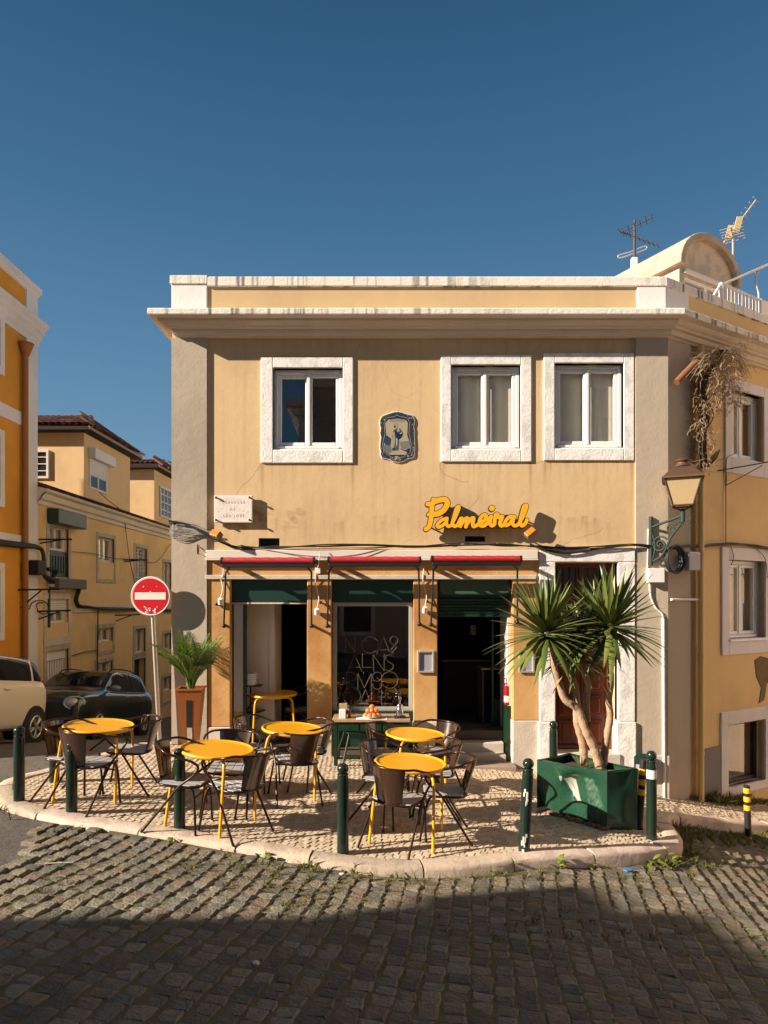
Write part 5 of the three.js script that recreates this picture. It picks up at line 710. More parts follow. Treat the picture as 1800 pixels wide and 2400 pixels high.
// palm in a tapering wooden pot
{
  const z = 8.62, x = (448 - 900) * z / F, yt = EYE - 213 * z / F, yb = terrY(x, -z), h = yt - yb, o = thing('potted_palm', 'feathery green palm in a tall tapering orange wooden planter', 'plant', null, [x, yb, -z]), wt_ = .165, wb = .085; o.rotation.y = .12;
  const q = (a, y, t) => [a[0] * mix(wb, wt_, y / h) * t, y, a[1] * mix(wb, wt_, y / h) * t], cs = [[-1, -1], [1, -1], [1, 1], [-1, 1]];
  const planter = [], slot = []; for (let i = 0; i < 4; i++) { const a = cs[i], b = cs[(i + 1) % 4], p = []; for (const [A, B, C, D] of [[q(a, 0, 1), q(b, 0, 1), q(b, h, 1), q(a, h, 1)], [q(a, 0, .9), q(a, h, .9), q(b, h, .9), q(b, 0, .9)], [q(a, h, 1), q(b, h, 1), q(b, h, .9), q(a, h, .9)]]) p.push(...A, ...C, ...B, ...A, ...D, ...C); const g = new THREE.BufferGeometry(); g.setAttribute('position', new THREE.Float32BufferAttribute(p, 3)); g.computeVertexNormals(); planter.push(g); }
  const pot = part('pot', planter, m.orangeWood, o); pot.material.side = THREE.DoubleSide; part('rim', frame4(-wt_ - .012, wt_ + .012, -wt_ - .012, wt_ + .012, .03, h - .012, h + .012, .004).map((g) => g.rotateX(PI / 2).translate(0, h, 0).translate(0, -h * 0, 0)).map((g) => g.translate(0, -h + .0, 0)).map((g) => { g.computeBoundingBox(); const b = g.boundingBox; return g.translate(0, h - (b.max.y + b.min.y) / 2, 0); }), m.orangeWood, o);
  { const zz = (y) => mix(wb, wt_, y / h); part('dark_slot', [0, 1].map((i) => { const y0 = i ? .42 * h : .04 * h, y1 = i ? .84 * h : .40 * h, g = new THREE.BufferGeometry(); const w = .038; g.setAttribute('position', new THREE.Float32BufferAttribute([-w, y0, zz(y0) + .004, w * .8, y0, zz(y0) + .004, w, y1, zz(y1) + .004, -w, y0, zz(y0) + .004, w, y1, zz(y1) + .004, -w, y1, zz(y1) + .004], 3)); g.computeVertexNormals(); return g; }).slice(1), m.dark, o); part('pale_slot', (() => { const g = new THREE.BufferGeometry(), w = .032, y0 = .02, y1 = .415 * h; g.setAttribute('position', new THREE.Float32BufferAttribute([-w, y0, zz(y0) + .004, w, y0, zz(y0) + .004, w, y1, zz(y1) + .004, -w, y0, zz(y0) + .004, w, y1, zz(y1) + .004, -w, y1, zz(y1) + .004], 3)); g.computeVertexNormals(); return g; })(), m.limestone, o); }
  part('soil', bx(-wt_ * .88, wt_ * .88, h - .05, h - .03, -wt_ * .88, wt_ * .88), m.rust, o);
  const r = rng(15), gm = [M([.16, .27, .03], .5, { side: THREE.DoubleSide, transmission: .3, thickness: 0 }), M([.24, .34, .05], .5, { side: THREE.DoubleSide, transmission: .3, thickness: 0 }), M([.09, .16, .03], .5, { side: THREE.DoubleSide, transmission: .3, thickness: 0 })];
  for (let f = 0; f < 64; f++) {
    const yaw = r() * 6.28, lean = .04 + .62 * r(), L = .44 + r() * .40, p = [], C = (t) => { const b = lean * (.25 + t * .9); return V(Math.cos(yaw) * L * t * Math.sin(b) + Math.cos(yaw) * .03, h - .04 + L * t * Math.cos(b * .9), Math.sin(yaw) * L * t * Math.sin(b) + Math.sin(yaw) * .03); };
    for (let i = 0; i < 26; i++) {
      const t = .30 + .70 * i / 25, c = C(t), d = C(Math.min(1, t + .03)).sub(C(t - .03)).normalize(), s = V(-Math.sin(yaw), 0, Math.cos(yaw)), up = V().crossVectors(s, d);
      for (const k of [-1, 1]) { const len = (.16 + .06 * r()) * Math.sin(PI * clamp(.18 + (t - .30) * 1.15)) * 1.1, dir = s.clone().multiplyScalar(k * .8).addScaledVector(d, 1.0).addScaledVector(up, -.25 + r() * .3).normalize(), e = c.clone().addScaledVector(dir, len), mid = c.clone().addScaledVector(dir, len * .45).addScaledVector(up, .012), w = d.clone().multiplyScalar(.008); p.push(...c.toArray(), ...mid.clone().add(w).toArray(), ...mid.clone().sub(w).toArray(), ...mid.clone().add(w).toArray(), ...e.toArray(), ...mid.clone().sub(w).toArray()); }
    }
    const g = new THREE.BufferGeometry(); g.setAttribute('position', new THREE.Float32BufferAttribute(p, 3)); g.computeVertexNormals();
    part('frond', [g, tube([C(0), C(.25), C(.5), C(.75), C(1)], .0045, 12, 5)], gm[f % 3], o);
  }
}
// dented green planter with the yucca
const PL = { A: V(1.74, 0, -7.28), B: V(2.37, 0, -6.80), C: V(2.74, 0, -6.92), D: V(2.2, 0, -7.62) };
{
  const o = thing('planter_box', 'dented green sheet metal planter box with scuffed front', 'planter'), r = rng(19), yt = EYE - 1.85, { A, B, C, D } = PL, gm = M([.016, .060, .037], .42, { map: T.worn, roughnessMap: T.wornRough }); gm.side = THREE.DoubleSide;
  const face = (P, Q, nx, ny, f) => grid(nx, ny, (u, v) => { const x = mix(P.x, Q.x, u), z = mix(P.z, Q.z, u), b = terrY(x, z) + (f ? .035 + .05 * sm(.25, 0, u) : .012), y = mix(b, yt + (f ? -.012 * Math.sin(u * PI) - .012 * sm(.25, .4, u) * sm(.6, .45, u) : 0), v), n = V(-(Q.z - P.z), 0, Q.x - P.x).normalize(), taper = (1 - v) * -.0; let d = f ? -.09 * Math.exp(-(((u - .52) / .16) ** 2) - ((v - .62) / .34) ** 2) + .03 * Math.exp(-(((u - .36) / .06) ** 2) - ((v - .75) / .1) ** 2) - .035 * Math.exp(-(((u - .83) / .1) ** 2) - ((v - .5) / .3) ** 2) + .012 * Math.sin(u * 9 + v * 5) * Math.sin(PI * u) - .05 * Math.exp(-((u / .12) ** 2) - ((v / .3) ** 2)) : .02 * Math.sin(u * 4) * Math.sin(v * 5) * Math.sin(PI * u); d *= 1 - sm(.8, .99, v) * (f ? 1 : 0); return [x + n.x * (d + taper), y, z + n.z * (d + taper)]; });
  {
    const cv = document.createElement('canvas'); cv.width = 640; cv.height = 420; const c = cv.getContext('2d'); c.fillStyle = '#2b5843'; c.fillRect(0, 0, 640, 420);
    for (let i = 0; i < 2600; i++) { c.fillStyle = `rgba(${r() > .5 ? '20,52,36' : '84,130,100'},${r() * .10})`; c.beginPath(); c.ellipse(r() * 640, r() * 420, 1 + r() * 14, 1 + r() * 6, r() * 3, 0, 7); c.fill(); }
    const U = (u, v) => [u * 640, (1 - v) * 420], blot = (pts, col, n, k) => { for (let i = 0; i < n; i++) { c.fillStyle = col.replace('A', (r() * .5).toFixed(2)); c.beginPath(); pts.forEach(([u, v], q) => { const [x, y] = U(u + (r() - .5) * k, v + (r() - .5) * k); q ? c.lineTo(x, y) : c.moveTo(x, y); }); c.closePath(); c.fill(); } };
    blot([[.40, .74], [.47, .76], [.53, .72], [.56, .58], [.60, .44], [.63, .34], [.58, .33], [.52, .42], [.46, .55], [.42, .66]], 'rgba(206,204,190,A)', 14, .03); blot([[.335, .77], [.375, .79], [.37, .70], [.345, .66]], 'rgba(224,222,210,A)', 8, .02); blot([[.46, .70], [.5, .6], [.55, .46], [.6, .36]], 'rgba(96,112,100,A)', 3, .02);
    for (let i = 0; i < 420; i++) { const v = .28 + r() * .52, u = .71 + (.6 - v) * .12 + r() * (.12 + (.8 - v) * .16), [x, y] = U(u, v); c.fillStyle = `rgba(176,192,172,${r() * .11})`; c.beginPath(); c.ellipse(x, y, 6 + r() * 20, 4 + r() * 10, -1.1, 0, 7); c.fill(); }
    for (let i = 0; i < 120; i++) { const [x, y] = U(.55 + r() * .42, .02 + r() * .2); c.fillStyle = `rgba(190,190,165,${r() * .7})`; c.fillRect(x, y, 1 + r() * 7, 1 + r() * 4); }
    c.strokeStyle = 'rgba(170,190,170,.55)'; c.lineWidth = 2; for (const p of [[[.27, .93], [.3, .86], [.36, .80]], [[.3, .97], [.42, .93], [.52, .9]], [[.08, .6], [.1, .5], [.09, .36]]]) { c.beginPath(); p.forEach((q, i) => i ? c.lineTo(...U(...q)) : c.moveTo(...U(...q))); c.stroke(); }
    const t = new THREE.CanvasTexture(cv); t.colorSpace = THREE.SRGBColorSpace; const g = face(A, B, 44, 26, true), uv = []; for (let j = 0; j <= 26; j++) for (let i = 0; i <= 44; i++) uv.push(i / 44, j / 26); g.setAttribute('uv', new THREE.Float32BufferAttribute(uv, 2)); const h = g.toNonIndexed(); h.userData.uv = true;
    const q = mesh('front_panel', h, M([.62, .62, .62], .38, { map: t, side: THREE.DoubleSide, roughnessMap: T.wornRough }), o); q.userData.label = 'dented front panel with pale scuff marks';
  } part('side_panel', face(B, C, 12, 10), gm, o); part('rear_panel', [face(C, D, 10, 6), face(D, A, 10, 6)], gm, o);
  const lip = (P, Q) => { const n = V(-(Q.z - P.z), 0, Q.x - P.x).normalize().multiplyScalar(-.045); return grid(8, 1, (u, v) => [mix(P.x, Q.x, u) + n.x * v, yt - .002 - .012 * Math.sin(u * PI) * 1 + .008 * v, mix(P.z, Q.z, u) + n.z * v]); };
  part('rim', [lip(A, B), lip(B, C), lip(C, D), lip(D, A)], gm, o);
  part('soil', ext([A, B, C, D].map((p) => [mix(p.x, 2.26, .22), -mix(p.z, -7.15, .22)]), .04).rotateX(-PI / 2).translate(0, yt - .12, 0), M([.075, .045, .03], .95, { map: T.grain }), o);
  const foot = []; for (let i = 0; i < 60; i++) { const u = .1 + r() * .85, x = mix(A.x, B.x, u), z = mix(A.z, B.z, u) + .01; foot.push(new THREE.DodecahedronGeometry(.012 + r() * .02, 0).rotateY(r() * 3).translate(x + r() * .04, terrY(x, z) + .008, z + r() * .05)); } part('spilled_soil', foot, M([.26, .13, .075], .95), o).userData.kind = 'stuff';
}
{
  const o = thing('yucca_plant', 'twin-headed yucca with bare twisted trunks growing in the green planter', 'plant'), z = 7.12, at = (px, py, dz = 0) => V((px - 900) * (z + dz) / F, EYE + (1400 - py) * (z + dz) / F, -(z + dz)), r = rng(27), bark = M([.40, .27, .17], .9, { map: T.roughCol, bumpMap: T.rough, bumpScale: .012 });
  const trunk = (pts, r0, r1) => { const c = new THREE.CatmullRomCurve3(pts), n = 40, k = 12, fr = c.computeFrenetFrames(n), p = [], ix = []; for (let i = 0; i <= n; i++) { const P = c.getPointAt(i / n), R = mix(r0, r1, i / n) * (1 + .06 * Math.sin(i * 2.3) + (i % 3 ? 0 : .05)); for (let j = 0; j <= k; j++) { const a = j / k * 2 * PI; p.push(...P.clone().addScaledVector(fr.normals[i], R * Math.cos(a)).addScaledVector(fr.binormals[i], R * Math.sin(a)).toArray()); } } for (let i = 0; i < n; i++) for (let j = 0; j < k; j++) { const a = i * (k + 1) + j, b = a + k + 1; ix.push(a, b, a + 1, b, b + 1, a + 1); } const g = new THREE.BufferGeometry(); g.setAttribute('position', new THREE.Float32BufferAttribute(p, 3)); g.setIndex(ix); g.computeVertexNormals(); return g; };
  for (const q of [[[at(1408, 1812), at(1395, 1760), at(1372, 1710), at(1352, 1660), at(1325, 1640), at(1310, 1600), at(1298, 1560), at(1293, 1500)], .052, .032], [[at(1372, 1812, .06), at(1365, 1740, .06), at(1352, 1690, .05), at(1352, 1640, .04), at(1345, 1600, .05), at(1330, 1570, .06), at(1315, 1530, .06), at(1305, 1490, .05)], .048, .03], [[at(1412, 1812, .05), at(1420, 1740, .05), at(1430, 1680, .02), at(1427, 1640, .0), at(1432, 1600, 0), at(1430, 1540, 0), at(1432, 1480, 0)], .044, .03], [[at(1376, 1690, .08), at(1374, 1640, .08), at(1378, 1600, .08), at(1370, 1580, .08), at(1368, 1556, .08)], .04, .03]]) part('trunk', trunk(...q), bark, o);
  const leaf = (L, w, bend, k) => grid(2, 9, (u, v) => { const W = w * Math.pow(Math.sin(PI * clamp(.10 + v * .90) ** .75), .8) * (v > .98 ? .05 : 1), a = (u - .5) * 2, y = L * v * Math.cos(bend * v * .6), z2 = L * v * Math.sin(bend * v * .6); return [a * W + k * v * v * .05, y, z2 + Math.abs(a) * W * .42]; });
  const vs = []; for (let i = 0; i < 9; i++) vs.push(flat2(leaf(.62 + (i % 3) * .06, .031 + .005 * (i % 2), [0, .18, .42, .08, .3, .55, .04, .22, .48][i], (i % 4) - 1.5)));
  function flat2(g) { const h = g.toNonIndexed(); planar(h); return h; }
  const lm = [[.095, .135, .03], [.13, .165, .036], [.07, .105, .028], [.17, .20, .045]].map((c) => M(c, .38, { side: THREE.DoubleSide, transmission: .18, thickness: 0 })), dry = M([.30, .22, .09], .8, { side: THREE.DoubleSide });
  const heads = [[at(1280, 1474), 118, 1], [at(1432, 1458), 108, 1], [at(1360, 1500, .25), 50, .85], [at(1345, 1525, .18), 54, .82], [at(1392, 1450, .35), 30, .8]];
  heads.forEach(([c, n, s], hi) => {
    const cr = new THREE.Group(); cr.name = 'crown'; cr.position.copy(c); o.add(cr);
    for (let i = 0; i < n; i++) {
      const f = i / n, ya = i * 2.39996 + r() * .35, tilt = .06 + 2.05 * Math.pow(f, .85) + (r() - .5) * .25, v = f < .3 ? [0, 3, 6, 1][i % 4] : f < .7 ? [1, 3, 7, 4][i % 4] : [2, 4, 5, 8][i % 4], l = mesh('leaf', vs[v], f > .93 && r() > .6 ? dry : lm[Math.floor(r() * 4)], cr);
      l.scale.setScalar(s * (.78 + r() * .26)); l.rotation.set(tilt, ya, (r() - .5) * .3, 'YXZ'); l.position.set(Math.sin(ya) * .03, .05 - f * .16, Math.cos(ya) * .03);
    }
  });
  const sp = new THREE.Group(); sp.name = 'side_shoot'; sp.position.copy(at(1362, 1800)); o.add(sp); for (let i = 0; i < 9; i++) { const l = mesh('leaf', vs[i], lm[3], sp); l.scale.setScalar(.3); l.rotation.set(.3 + r() * .7, i * .7, 0, 'YXZ'); }
}
// litter
{ const p = terrY; const b = part0('blue_scrap', 'small blue plastic scrap lying against the right kerb', 'litter', rb(-.04, .04, 0, .012, -.025, .025, .005).rotateY(.4).translate(2.3, roadY(2.3, -6.02) + .045, -6.02), M([.02, .22, .5], .5)); part0('white_stick', 'thin pale stick lying on the lit cobbles near the asphalt', 'litter', rod([-2.62, roadY(-2.6, -4.95) + .05, -4.93], [-2.43, roadY(-2.43, -5) + .05, -5.0], .006), M([.7, .65, .55], .7)); const r = rng(40); for (const [x, z, l] of [[-1.1, -4.3, 'pale leaf scrap on the shaded cobbles at centre'], [-.75, -3.75, 'pale leaf scrap on the shaded cobbles nearest the viewer'], [-.35, -5.35, 'crumpled foil scrap beside the kerb by the middle bollard']]) part0('litter_scrap', l, 'litter', new THREE.DodecahedronGeometry(.022, 0).scale(1.3, .4, .9).rotateY(r() * 3).translate(x, roadY(x, z) + .05, z), M([.6, .58, .55], .6)); }
// ---------- the lane on the left ----------
const LX = -8.8, lz = (px) => 8.8 * F / (900 - px), ly = (px, py) => EYE + (1400 - py) * lz(px) / F;
// helper: box on the lane wall between two picture columns: o = how far it stands out towards the lane
const lw = (pa, pb, y0, y1, o0, o1) => rb(LX + o0, LX + o1, y0, y1, -lz(pb), -lz(pa), .008, 1);
const Z2 = (x) => x / 3.318, ZY = (y) => 1100 + y / 3.318;
{
  const h = thing('lane_house', 'long ochre terrace of houses down the lane with tiled eaves and dormers', 'building');
  const yl = M([.74, .50, .235], .92, pl), ye = ly(98, 1155), z0 = -lz(84), z1 = -34, yw = ye + .1;
  const holes = [];
  const win = (xa, xb, ya, yb) => ({ za: lz(Z2(xa)), zb: lz(Z2(xb)), y0: ly(Z2(xa), ZY(yb)), y1: ly(Z2(xa), ZY(ya)) });
  const W = [
    { k: 'shutter', ...win(380, 530, 430, 835) }, { k: 'roller', ...win(383, 530, 935, 1200) }, { k: 'gate', ...win(358, 530, 1422, 1790) },
    { k: 'small', ...win(762, 885, 520, 710) }, { k: 'small', ...win(758, 875, 1240, 1352) }, { k: 'small', ...win(754, 872, 1512, 1640) },
    { k: 'lattice', ...win(1050, 1140, 600, 880) }, { k: 'tall', ...win(1045, 1128, 1245, 1440) }, { k: 'doorway', ...win(1040, 1128, 1480, 1800) },
    { k: 'tall', ...win(1270, 1330, 720, 930) }, { k: 'tall', ...win(1268, 1330, 1280, 1415) }, { k: 'small', ...win(1262, 1330, 1625, 1740) }];
  const shp = new THREE.Shape([[z0, -2.6], [z1, -2.6], [z1, yw], [z0, yw]].map(([z, y]) => new THREE.Vector2(-z, y)));
  for (const w of W) shp.holes.push(new THREE.Path([[w.za, w.y0], [w.zb, w.y0], [w.zb, w.y1], [w.za, w.y1]].map((p) => new THREE.Vector2(...p))));
  const toLane = new THREE.Matrix4().makeBasis(V(0, 0, -1), V(0, 1, 0), V(1, 0, 0)).setPosition(LX, 0, 0);   // local x runs down the lane, local z out of the wall
  const L = (g) => (Array.isArray(g) ? g : [g]).map((q) => q.applyMatrix4(toLane));
  part('wall', L(new THREE.ExtrudeGeometry(shp, { depth: .35, bevelEnabled: false }).translate(0, 0, -.35)), yl, h);
  part('back_wall', [bx(LX - 6, LX - 5.8, -2.6, yw, z1, z0), bx(LX - 1.3, LX - 1.2, -2.6, yw, z1, z0)], m.dark, h);
  part('end_wall', [bx(LX - 5.8, LX - .36, -2.6, yw, z0 - .2, z0 - .01)], yl, h);
  for (const w of W) {
    const a = w.za, b = w.zb, c = w.y0, d = w.y1, f = .13; let p;
    const surround = (e0, e1) => part('surround', L(frame4(a - f, b + f, c - e0, d + e1, f, -.05, .025, .01)), M([.44, .38, .31], .9, { map: T.roughCol }), h);
    const sash = (y0, y1, mt = m.whiteTrim, n = 2) => { p = part('window', L([...frame4(a, b, y0, y1, .06, -.18, -.1), ...Array.from({ length: n - 1 }, (_, i) => rb(mix(a, b, (i + 1) / n) - .03, mix(a, b, (i + 1) / n) + .03, y0 + .06, y1 - .06, -.17, -.1))]), mt, h); part('pane', L(new THREE.PlaneGeometry(b - a - .1, y1 - y0 - .1).translate((a + b) / 2, (y0 + y1) / 2, -.14)), m.glass, p); part('curtain', L(new THREE.PlaneGeometry(b - a, y1 - y0).translate((a + b) / 2, (y0 + y1) / 2, -.24)), M([.35, .31, .25], .95, { side: THREE.DoubleSide }), p); };
    if (w.k === 'shutter') { surround(.2, .1); const ym = c + (d - c) * .53; sash(ym, d); part('green_screen', L([rb(a, b, c, ym - .01, -.08, -.04), ...Array.from({ length: 6 }, (_, i) => rb(a + .08 + i * (b - a - .16) / 6 + .04, a + .08 + (i + 1) * (b - a - .16) / 6 - .04, c + .12, ym - .15, -.04, -.02))]), m.greenDark, h); part('shutter_box', L(rb(a - .12, b + .45, d + .02, d + .42, 0, .32, .03)), m.greenDark, h); part('sill', L(rb(a - .2, b + .15, c - .26, c - .2, -.05, .16)), m.limestone, h); }
    else if (w.k === 'roller') { const ym = mix(c, d, .38); sash(c, ym); for (let i = 0; i < 9; i++) part('roller_slat', L(rb(a, b, mix(ym, d, i / 9) + .004, mix(ym, d, (i + 1) / 9), -.08, -.05, .01)), m.whiteTrim, h); part('shutter_box', L(rb(a - .05, b + .5, d + .02, d + .3, 0, .3, .03)), M([.10, .09, .085], .6), h); part('side_rail', L([rb(a - .08, a - .005, c - .1, d, -.02, .04)]), m.greenDark, h); }
    else if (w.k === 'gate') { surround(0, .14); p = part('gate', L(rb(a, b, c, d, -.2, -.15)), m.dark, h); for (let i = 0; i < 9; i++) part('gate_bar', L(rb(mix(a, b, (i + .2) / 9), mix(a, b, (i + .75) / 9), c, d - .28, -.15, -.11)), m.whiteTrim, p); part('gate_lintel', L(rb(a, b, d - .26, d, -.15, -.08)), m.whiteTrim, p); part('blind_panel', L([rb(a - f, a, d + .16, d + 1.55, -.03, .025), rb(b, b + f, d + .16, d + 1.55, -.03, .025), rb(a, b, d + 1.38, d + 1.55, -.03, .0255), rb(a - f, b + f, d + .15, d + .36, -.02, .027)]), m.limestone, h); }
    else if (w.k === 'lattice') { surround(.02, .12); sash(c, d, m.whiteTrim, 2); part('lattice', L([...Array.from({ length: 7 }, (_, i) => rod([mix(a, b, (i + .5) / 7), c, -.08], [mix(a, b, (i + .5) / 7), d, -.08], .012, .012, 5)), ...Array.from({ length: 10 }, (_, i) => rod([a, mix(c, d, (i + .5) / 10), -.08], [b, mix(c, d, (i + .5) / 10), -.08], .01, .01, 5))]), m.whiteTrim, h); }
    else if (w.k === 'doorway') { surround(0, .12); part('door', L(rb(a, b, c, d, -.3, -.22)), m.dark, h); }
    else { surround(w.k === 'small' ? (d - c) * .9 : .1, .13); sash(c, d, w.k === 'small' ? m.whiteTrim : m.whiteTrim, 2); }
  }
  part('string_course', L(rb(lz(Z2(565)), 34, 1.86, 2.06, -.01, .05)), m.limestone, h);
  part('cornice', sweep([[LX, z1], [LX, z0]].map((p) => p), [[0, ye - .32], [.05, ye - .32], [.07, ye - .22], [.14, ye - .18], [.18, ye - .05], [.28, ye], [.3, ye + .06], [0, ye + .12]].map(([a, b]) => [-a, b])), m.cornice, h);
  // eave tiles
  const cap = (r, l) => new THREE.CylinderGeometry(r, r * 1.12, l, 8, 1, true, -PI / 2, PI).rotateX(PI / 2).rotateY(PI / 2), eg = flat(cap(.075, .42)), tm = [m.darkTile, m.tile2, M([.16, .075, .05], .9), M([.11, .06, .045], .9)]; for (const q of tm) q.side = THREE.DoubleSide; for (const q of [m.tile, m.tile3]) q.side = THREE.DoubleSide;
  const rr = rng(50); part('eave_deck', L(rb(-z0, 34, ye + .10, ye + .15, -.6, .22)), m.darkTile, h);
  for (let z = -z0 + .1; z < 33; z += .2) { const o = mesh('eave_tile', eg, tm[Math.floor(rr() * 4)], h); o.position.set(LX + .12, ye + .20, -z); o.rotation.z = -.42; o.castShadow = true; }
  // dormers with hipped tile roofs
  const D = [{ z0: -19.3, z1: -22.8, win: [[753, 885, 0, 190], -.02] }, { z0: -25.2, z1: -31, win: [[1285, 1340, 135, 370], 0] }], DX = LX - .25;
  D.forEach((d, i) => {
    const top = i ? EYE + (1400 - 1092) * 25.2 / F : EYE + (1400 - 1003) * 19.3 / F, dp = M([.70, .48, .25], .92, pl), xb = DX - 4.2;
    part('dormer_wall', [bx(xb, DX, ye, top, d.z1, d.z0)], dp, h);
    const e = .32, zc = (d.z0 + d.z1) / 2, r0 = V(xb, top + .78, zc), r1 = V(DX - .75, top + .78, zc), a = V(DX + e, top - .02, d.z0 + e), b = V(DX + e, top - .02, d.z1 - e), c = V(xb, top - .02, d.z0 + e), f = V(xb, top - .02, d.z1 - e), q = [];
    const tri = (...p) => q.push(...p.flatMap((v) => v.toArray())); tri(a, b, r1); tri(c, a, r1); tri(c, r1, r0); tri(b, f, r0); tri(b, r0, r1);
    const g = new THREE.BufferGeometry(); g.setAttribute('position', new THREE.Float32BufferAttribute(q, 3)); g.computeVertexNormals(); const rf = part('roof', g, tm[2], h);
    part('eave', [rb(xb, DX + e, top - .14, top - .03, d.z1 - e, d.z0 + e, .02)], M([.02, .014, .01], .9), h); part('fascia_board', [rb(DX + e - .05, DX + e + .01, top - .11, top - .025, d.z1 - e, d.z0 + e, .01)], M([.3, .24, .18], .9), h);
    // tiles laid on the two faces in view
    const lay = (o0, along, up, n, rows) => { for (let s = 0; s < n; s++) for (let k = 0; k < rows; k++) { const w = (s + .5) / n; const lim = 1 - Math.max(0, (along.lim || (() => 1))(w)); if (k / rows > 1 - lim + .0001 && false) continue; const t = (k + .5) / rows; if (along.ok && !along.ok(w, t)) continue; const P = o0.clone().addScaledVector(along.v, w).addScaledVector(up, t); const o = mesh('roof_tile', tg[rows > 4 ? 0 : 1], [m.tile, m.tile2, m.tile3, tm[2]][Math.floor(rr() * 4)], rf); const yv = up.clone().normalize(), xv = along.v.clone().normalize(), zv = V().crossVectors(xv, yv); if (zv.y < 0) { zv.negate(); xv.negate(); } o.matrix.makeBasis(xv, yv, zv).setPosition(P.addScaledVector(zv, .03)); o.matrix.decompose(o.position, o.quaternion, o.scale); } };
    const tg = [flat(new THREE.CylinderGeometry(.075, .095, .46, 8, 1, true, -PI / 2, PI)), flat(new THREE.CylinderGeometry(.075, .095, .5, 8, 1, true, -PI / 2, PI))];
    const upF = V(r1.x - a.x, r1.y - a.y, 0), nF = Math.round((a.z - b.z) / .2); lay(b.clone(), { v: V(0, 0, a.z - b.z).negate().negate(), ok: (w, t) => t < 1 - Math.abs(w - .5) * 2 + .1 }, upF.clone(), nF, 4);
    const upS = V(0, r1.y - a.y, r1.z - a.z); lay(a.clone(), { v: V(-2.6, 0, 0), ok: (w, t) => t < w * 2.6 / (a.x - r1.x) + .1 }, upS, 13, 5);
    if (i === 0) { const za = lz(Z2(753)), zb = lz(Z2(885)), y1 = ly(Z2(753), ZY(-88)), y0 = ly(Z2(753), ZY(145)), k = DX - LX + .02, ym = mix(y0, y1, .45); const wv = part('window', L([...frame4(za, zb, y0, y1, .06, k - .06, k + .02), rb((za + zb) / 2 - .03, (za + zb) / 2 + .03, y0 + .06, ym, k - .05, k + .01)]), m.whiteTrim, h); part('pane', L(new THREE.PlaneGeometry(zb - za - .1, ym - y0 - .05).translate((za + zb) / 2, (y0 + ym) / 2 + .02, k - .015)), M([.05, .07, .11], .08), wv); for (let s = 0; s < 8; s++) part('roller_slat', L(rb(za + .06, zb - .06, mix(ym, y1 - .06, s / 8) + .004, mix(ym, y1 - .06, (s + 1) / 8), k - .03, k + .005, .01)), m.whiteTrim, wv); part('shutter_box', L(rb(za - .02, zb + .25, y1, y1 + .32, k - .02, k + .2, .02)), m.whiteTrim, h);
      const s = 19.3, X = (px) => (px - 900) * s / F, Y = (py) => EYE + (1400 - py) * s / F, w2 = part('window', [...frame4(X(60), X(116), Y(1122), Y(1055), .07, d.z0, d.z0 + .06), rb(X(88) - .02, X(88) + .02, Y(1122), Y(1055), d.z0, d.z0 + .04), ...[1072, 1088, 1104].map((y) => rb(X(60), X(116), Y(y) - .015, Y(y) + .015, d.z0 + .002, d.z0 + .042))], m.whiteTrim, h); part('pane', bx(X(62), X(114), Y(1120), Y(1057), d.z0, d.z0 + .015), M([.03, .025, .02], .1), w2); }
    else { const za = lz(388), zb = lz(402), k = DX - LX + .01, y0 = ly(388, 1210), y1 = ly(388, 1138); const w3 = part('window', L([...frame4(za, zb + 1, y0, y1, .07, k, k + .05), ...[.25, .5, .75].map((t) => rb(za, zb + 1, mix(y0, y1, t) - .02, mix(y0, y1, t) + .02, k, k + .04)), ...[.25, .5, .75].map((t) => rb(mix(za, zb + 1, t) - .02, mix(za, zb + 1, t) + .02, y0, y1, k + .001, k + .041))]), m.whiteTrim, h); part('pane', L(bx(za, zb + 1, y0, y1, k - .005, k + .01)), M([.12, .13, .15], .1), w3); }
  });
  // lower roof between and behind the dormers
  part('roof', grid(1, 1, (u, v) => [LX + .25 - v * 5.2, ye + .13 + v * 1.3, mix(z0, z1, u)]), tm[1], h);
  // cables and brackets on the lane wall
  const lp = (x, y, o) => V(LX + o, ly(Z2(x), ZY(y)), -lz(Z2(x)));
  const cab = (name, label, pts, r, n = 1) => part0(name, label, 'cable', Array.from({ length: n }, (_, k) => tube(pts.map(([x, y], i) => lp(x, y + k * 5 * Math.sin(i * 1.7), .08 + k * .03)), r, pts.length * 8, 6)), m.cable);
  cab('lane_cable', 'thick black cable stepping down along the lane house wall', [[350, 868], [450, 872], [540, 878], [590, 890], [578, 950], [560, 1010], [575, 1060], [640, 1072], [800, 1078], [960, 1082], [1050, 1090], [1330, 1098]], .035, 3);
  cab('lane_wire', 'thin wire slung between lane house windows', [[755, 180], [820, 240], [940, 350], [960, 480], [990, 700], [1030, 880]], .012); cab('lane_wire', 'thin wire drooping over the lower lane windows', [[540, 640], [700, 655], [860, 690], [1060, 700], [1200, 720], [1310, 580]], .010); cab('lane_wire', 'thin wire beside the low small lane window', [[742, 1085], [740, 1300], [735, 1580]], .02); cab('lane_wire', 'slack wire from the gate to the small lane windows', [[540, 1450], [640, 1420], [745, 1405]], .014);
  cab('lane_coil', 'loop of thin cable left of the roller shutter window', [[200, 1090], [225, 1040], [300, 1020], [350, 1060], [340, 1120], [270, 1100], [262, 1050], [310, 1035]], .014);
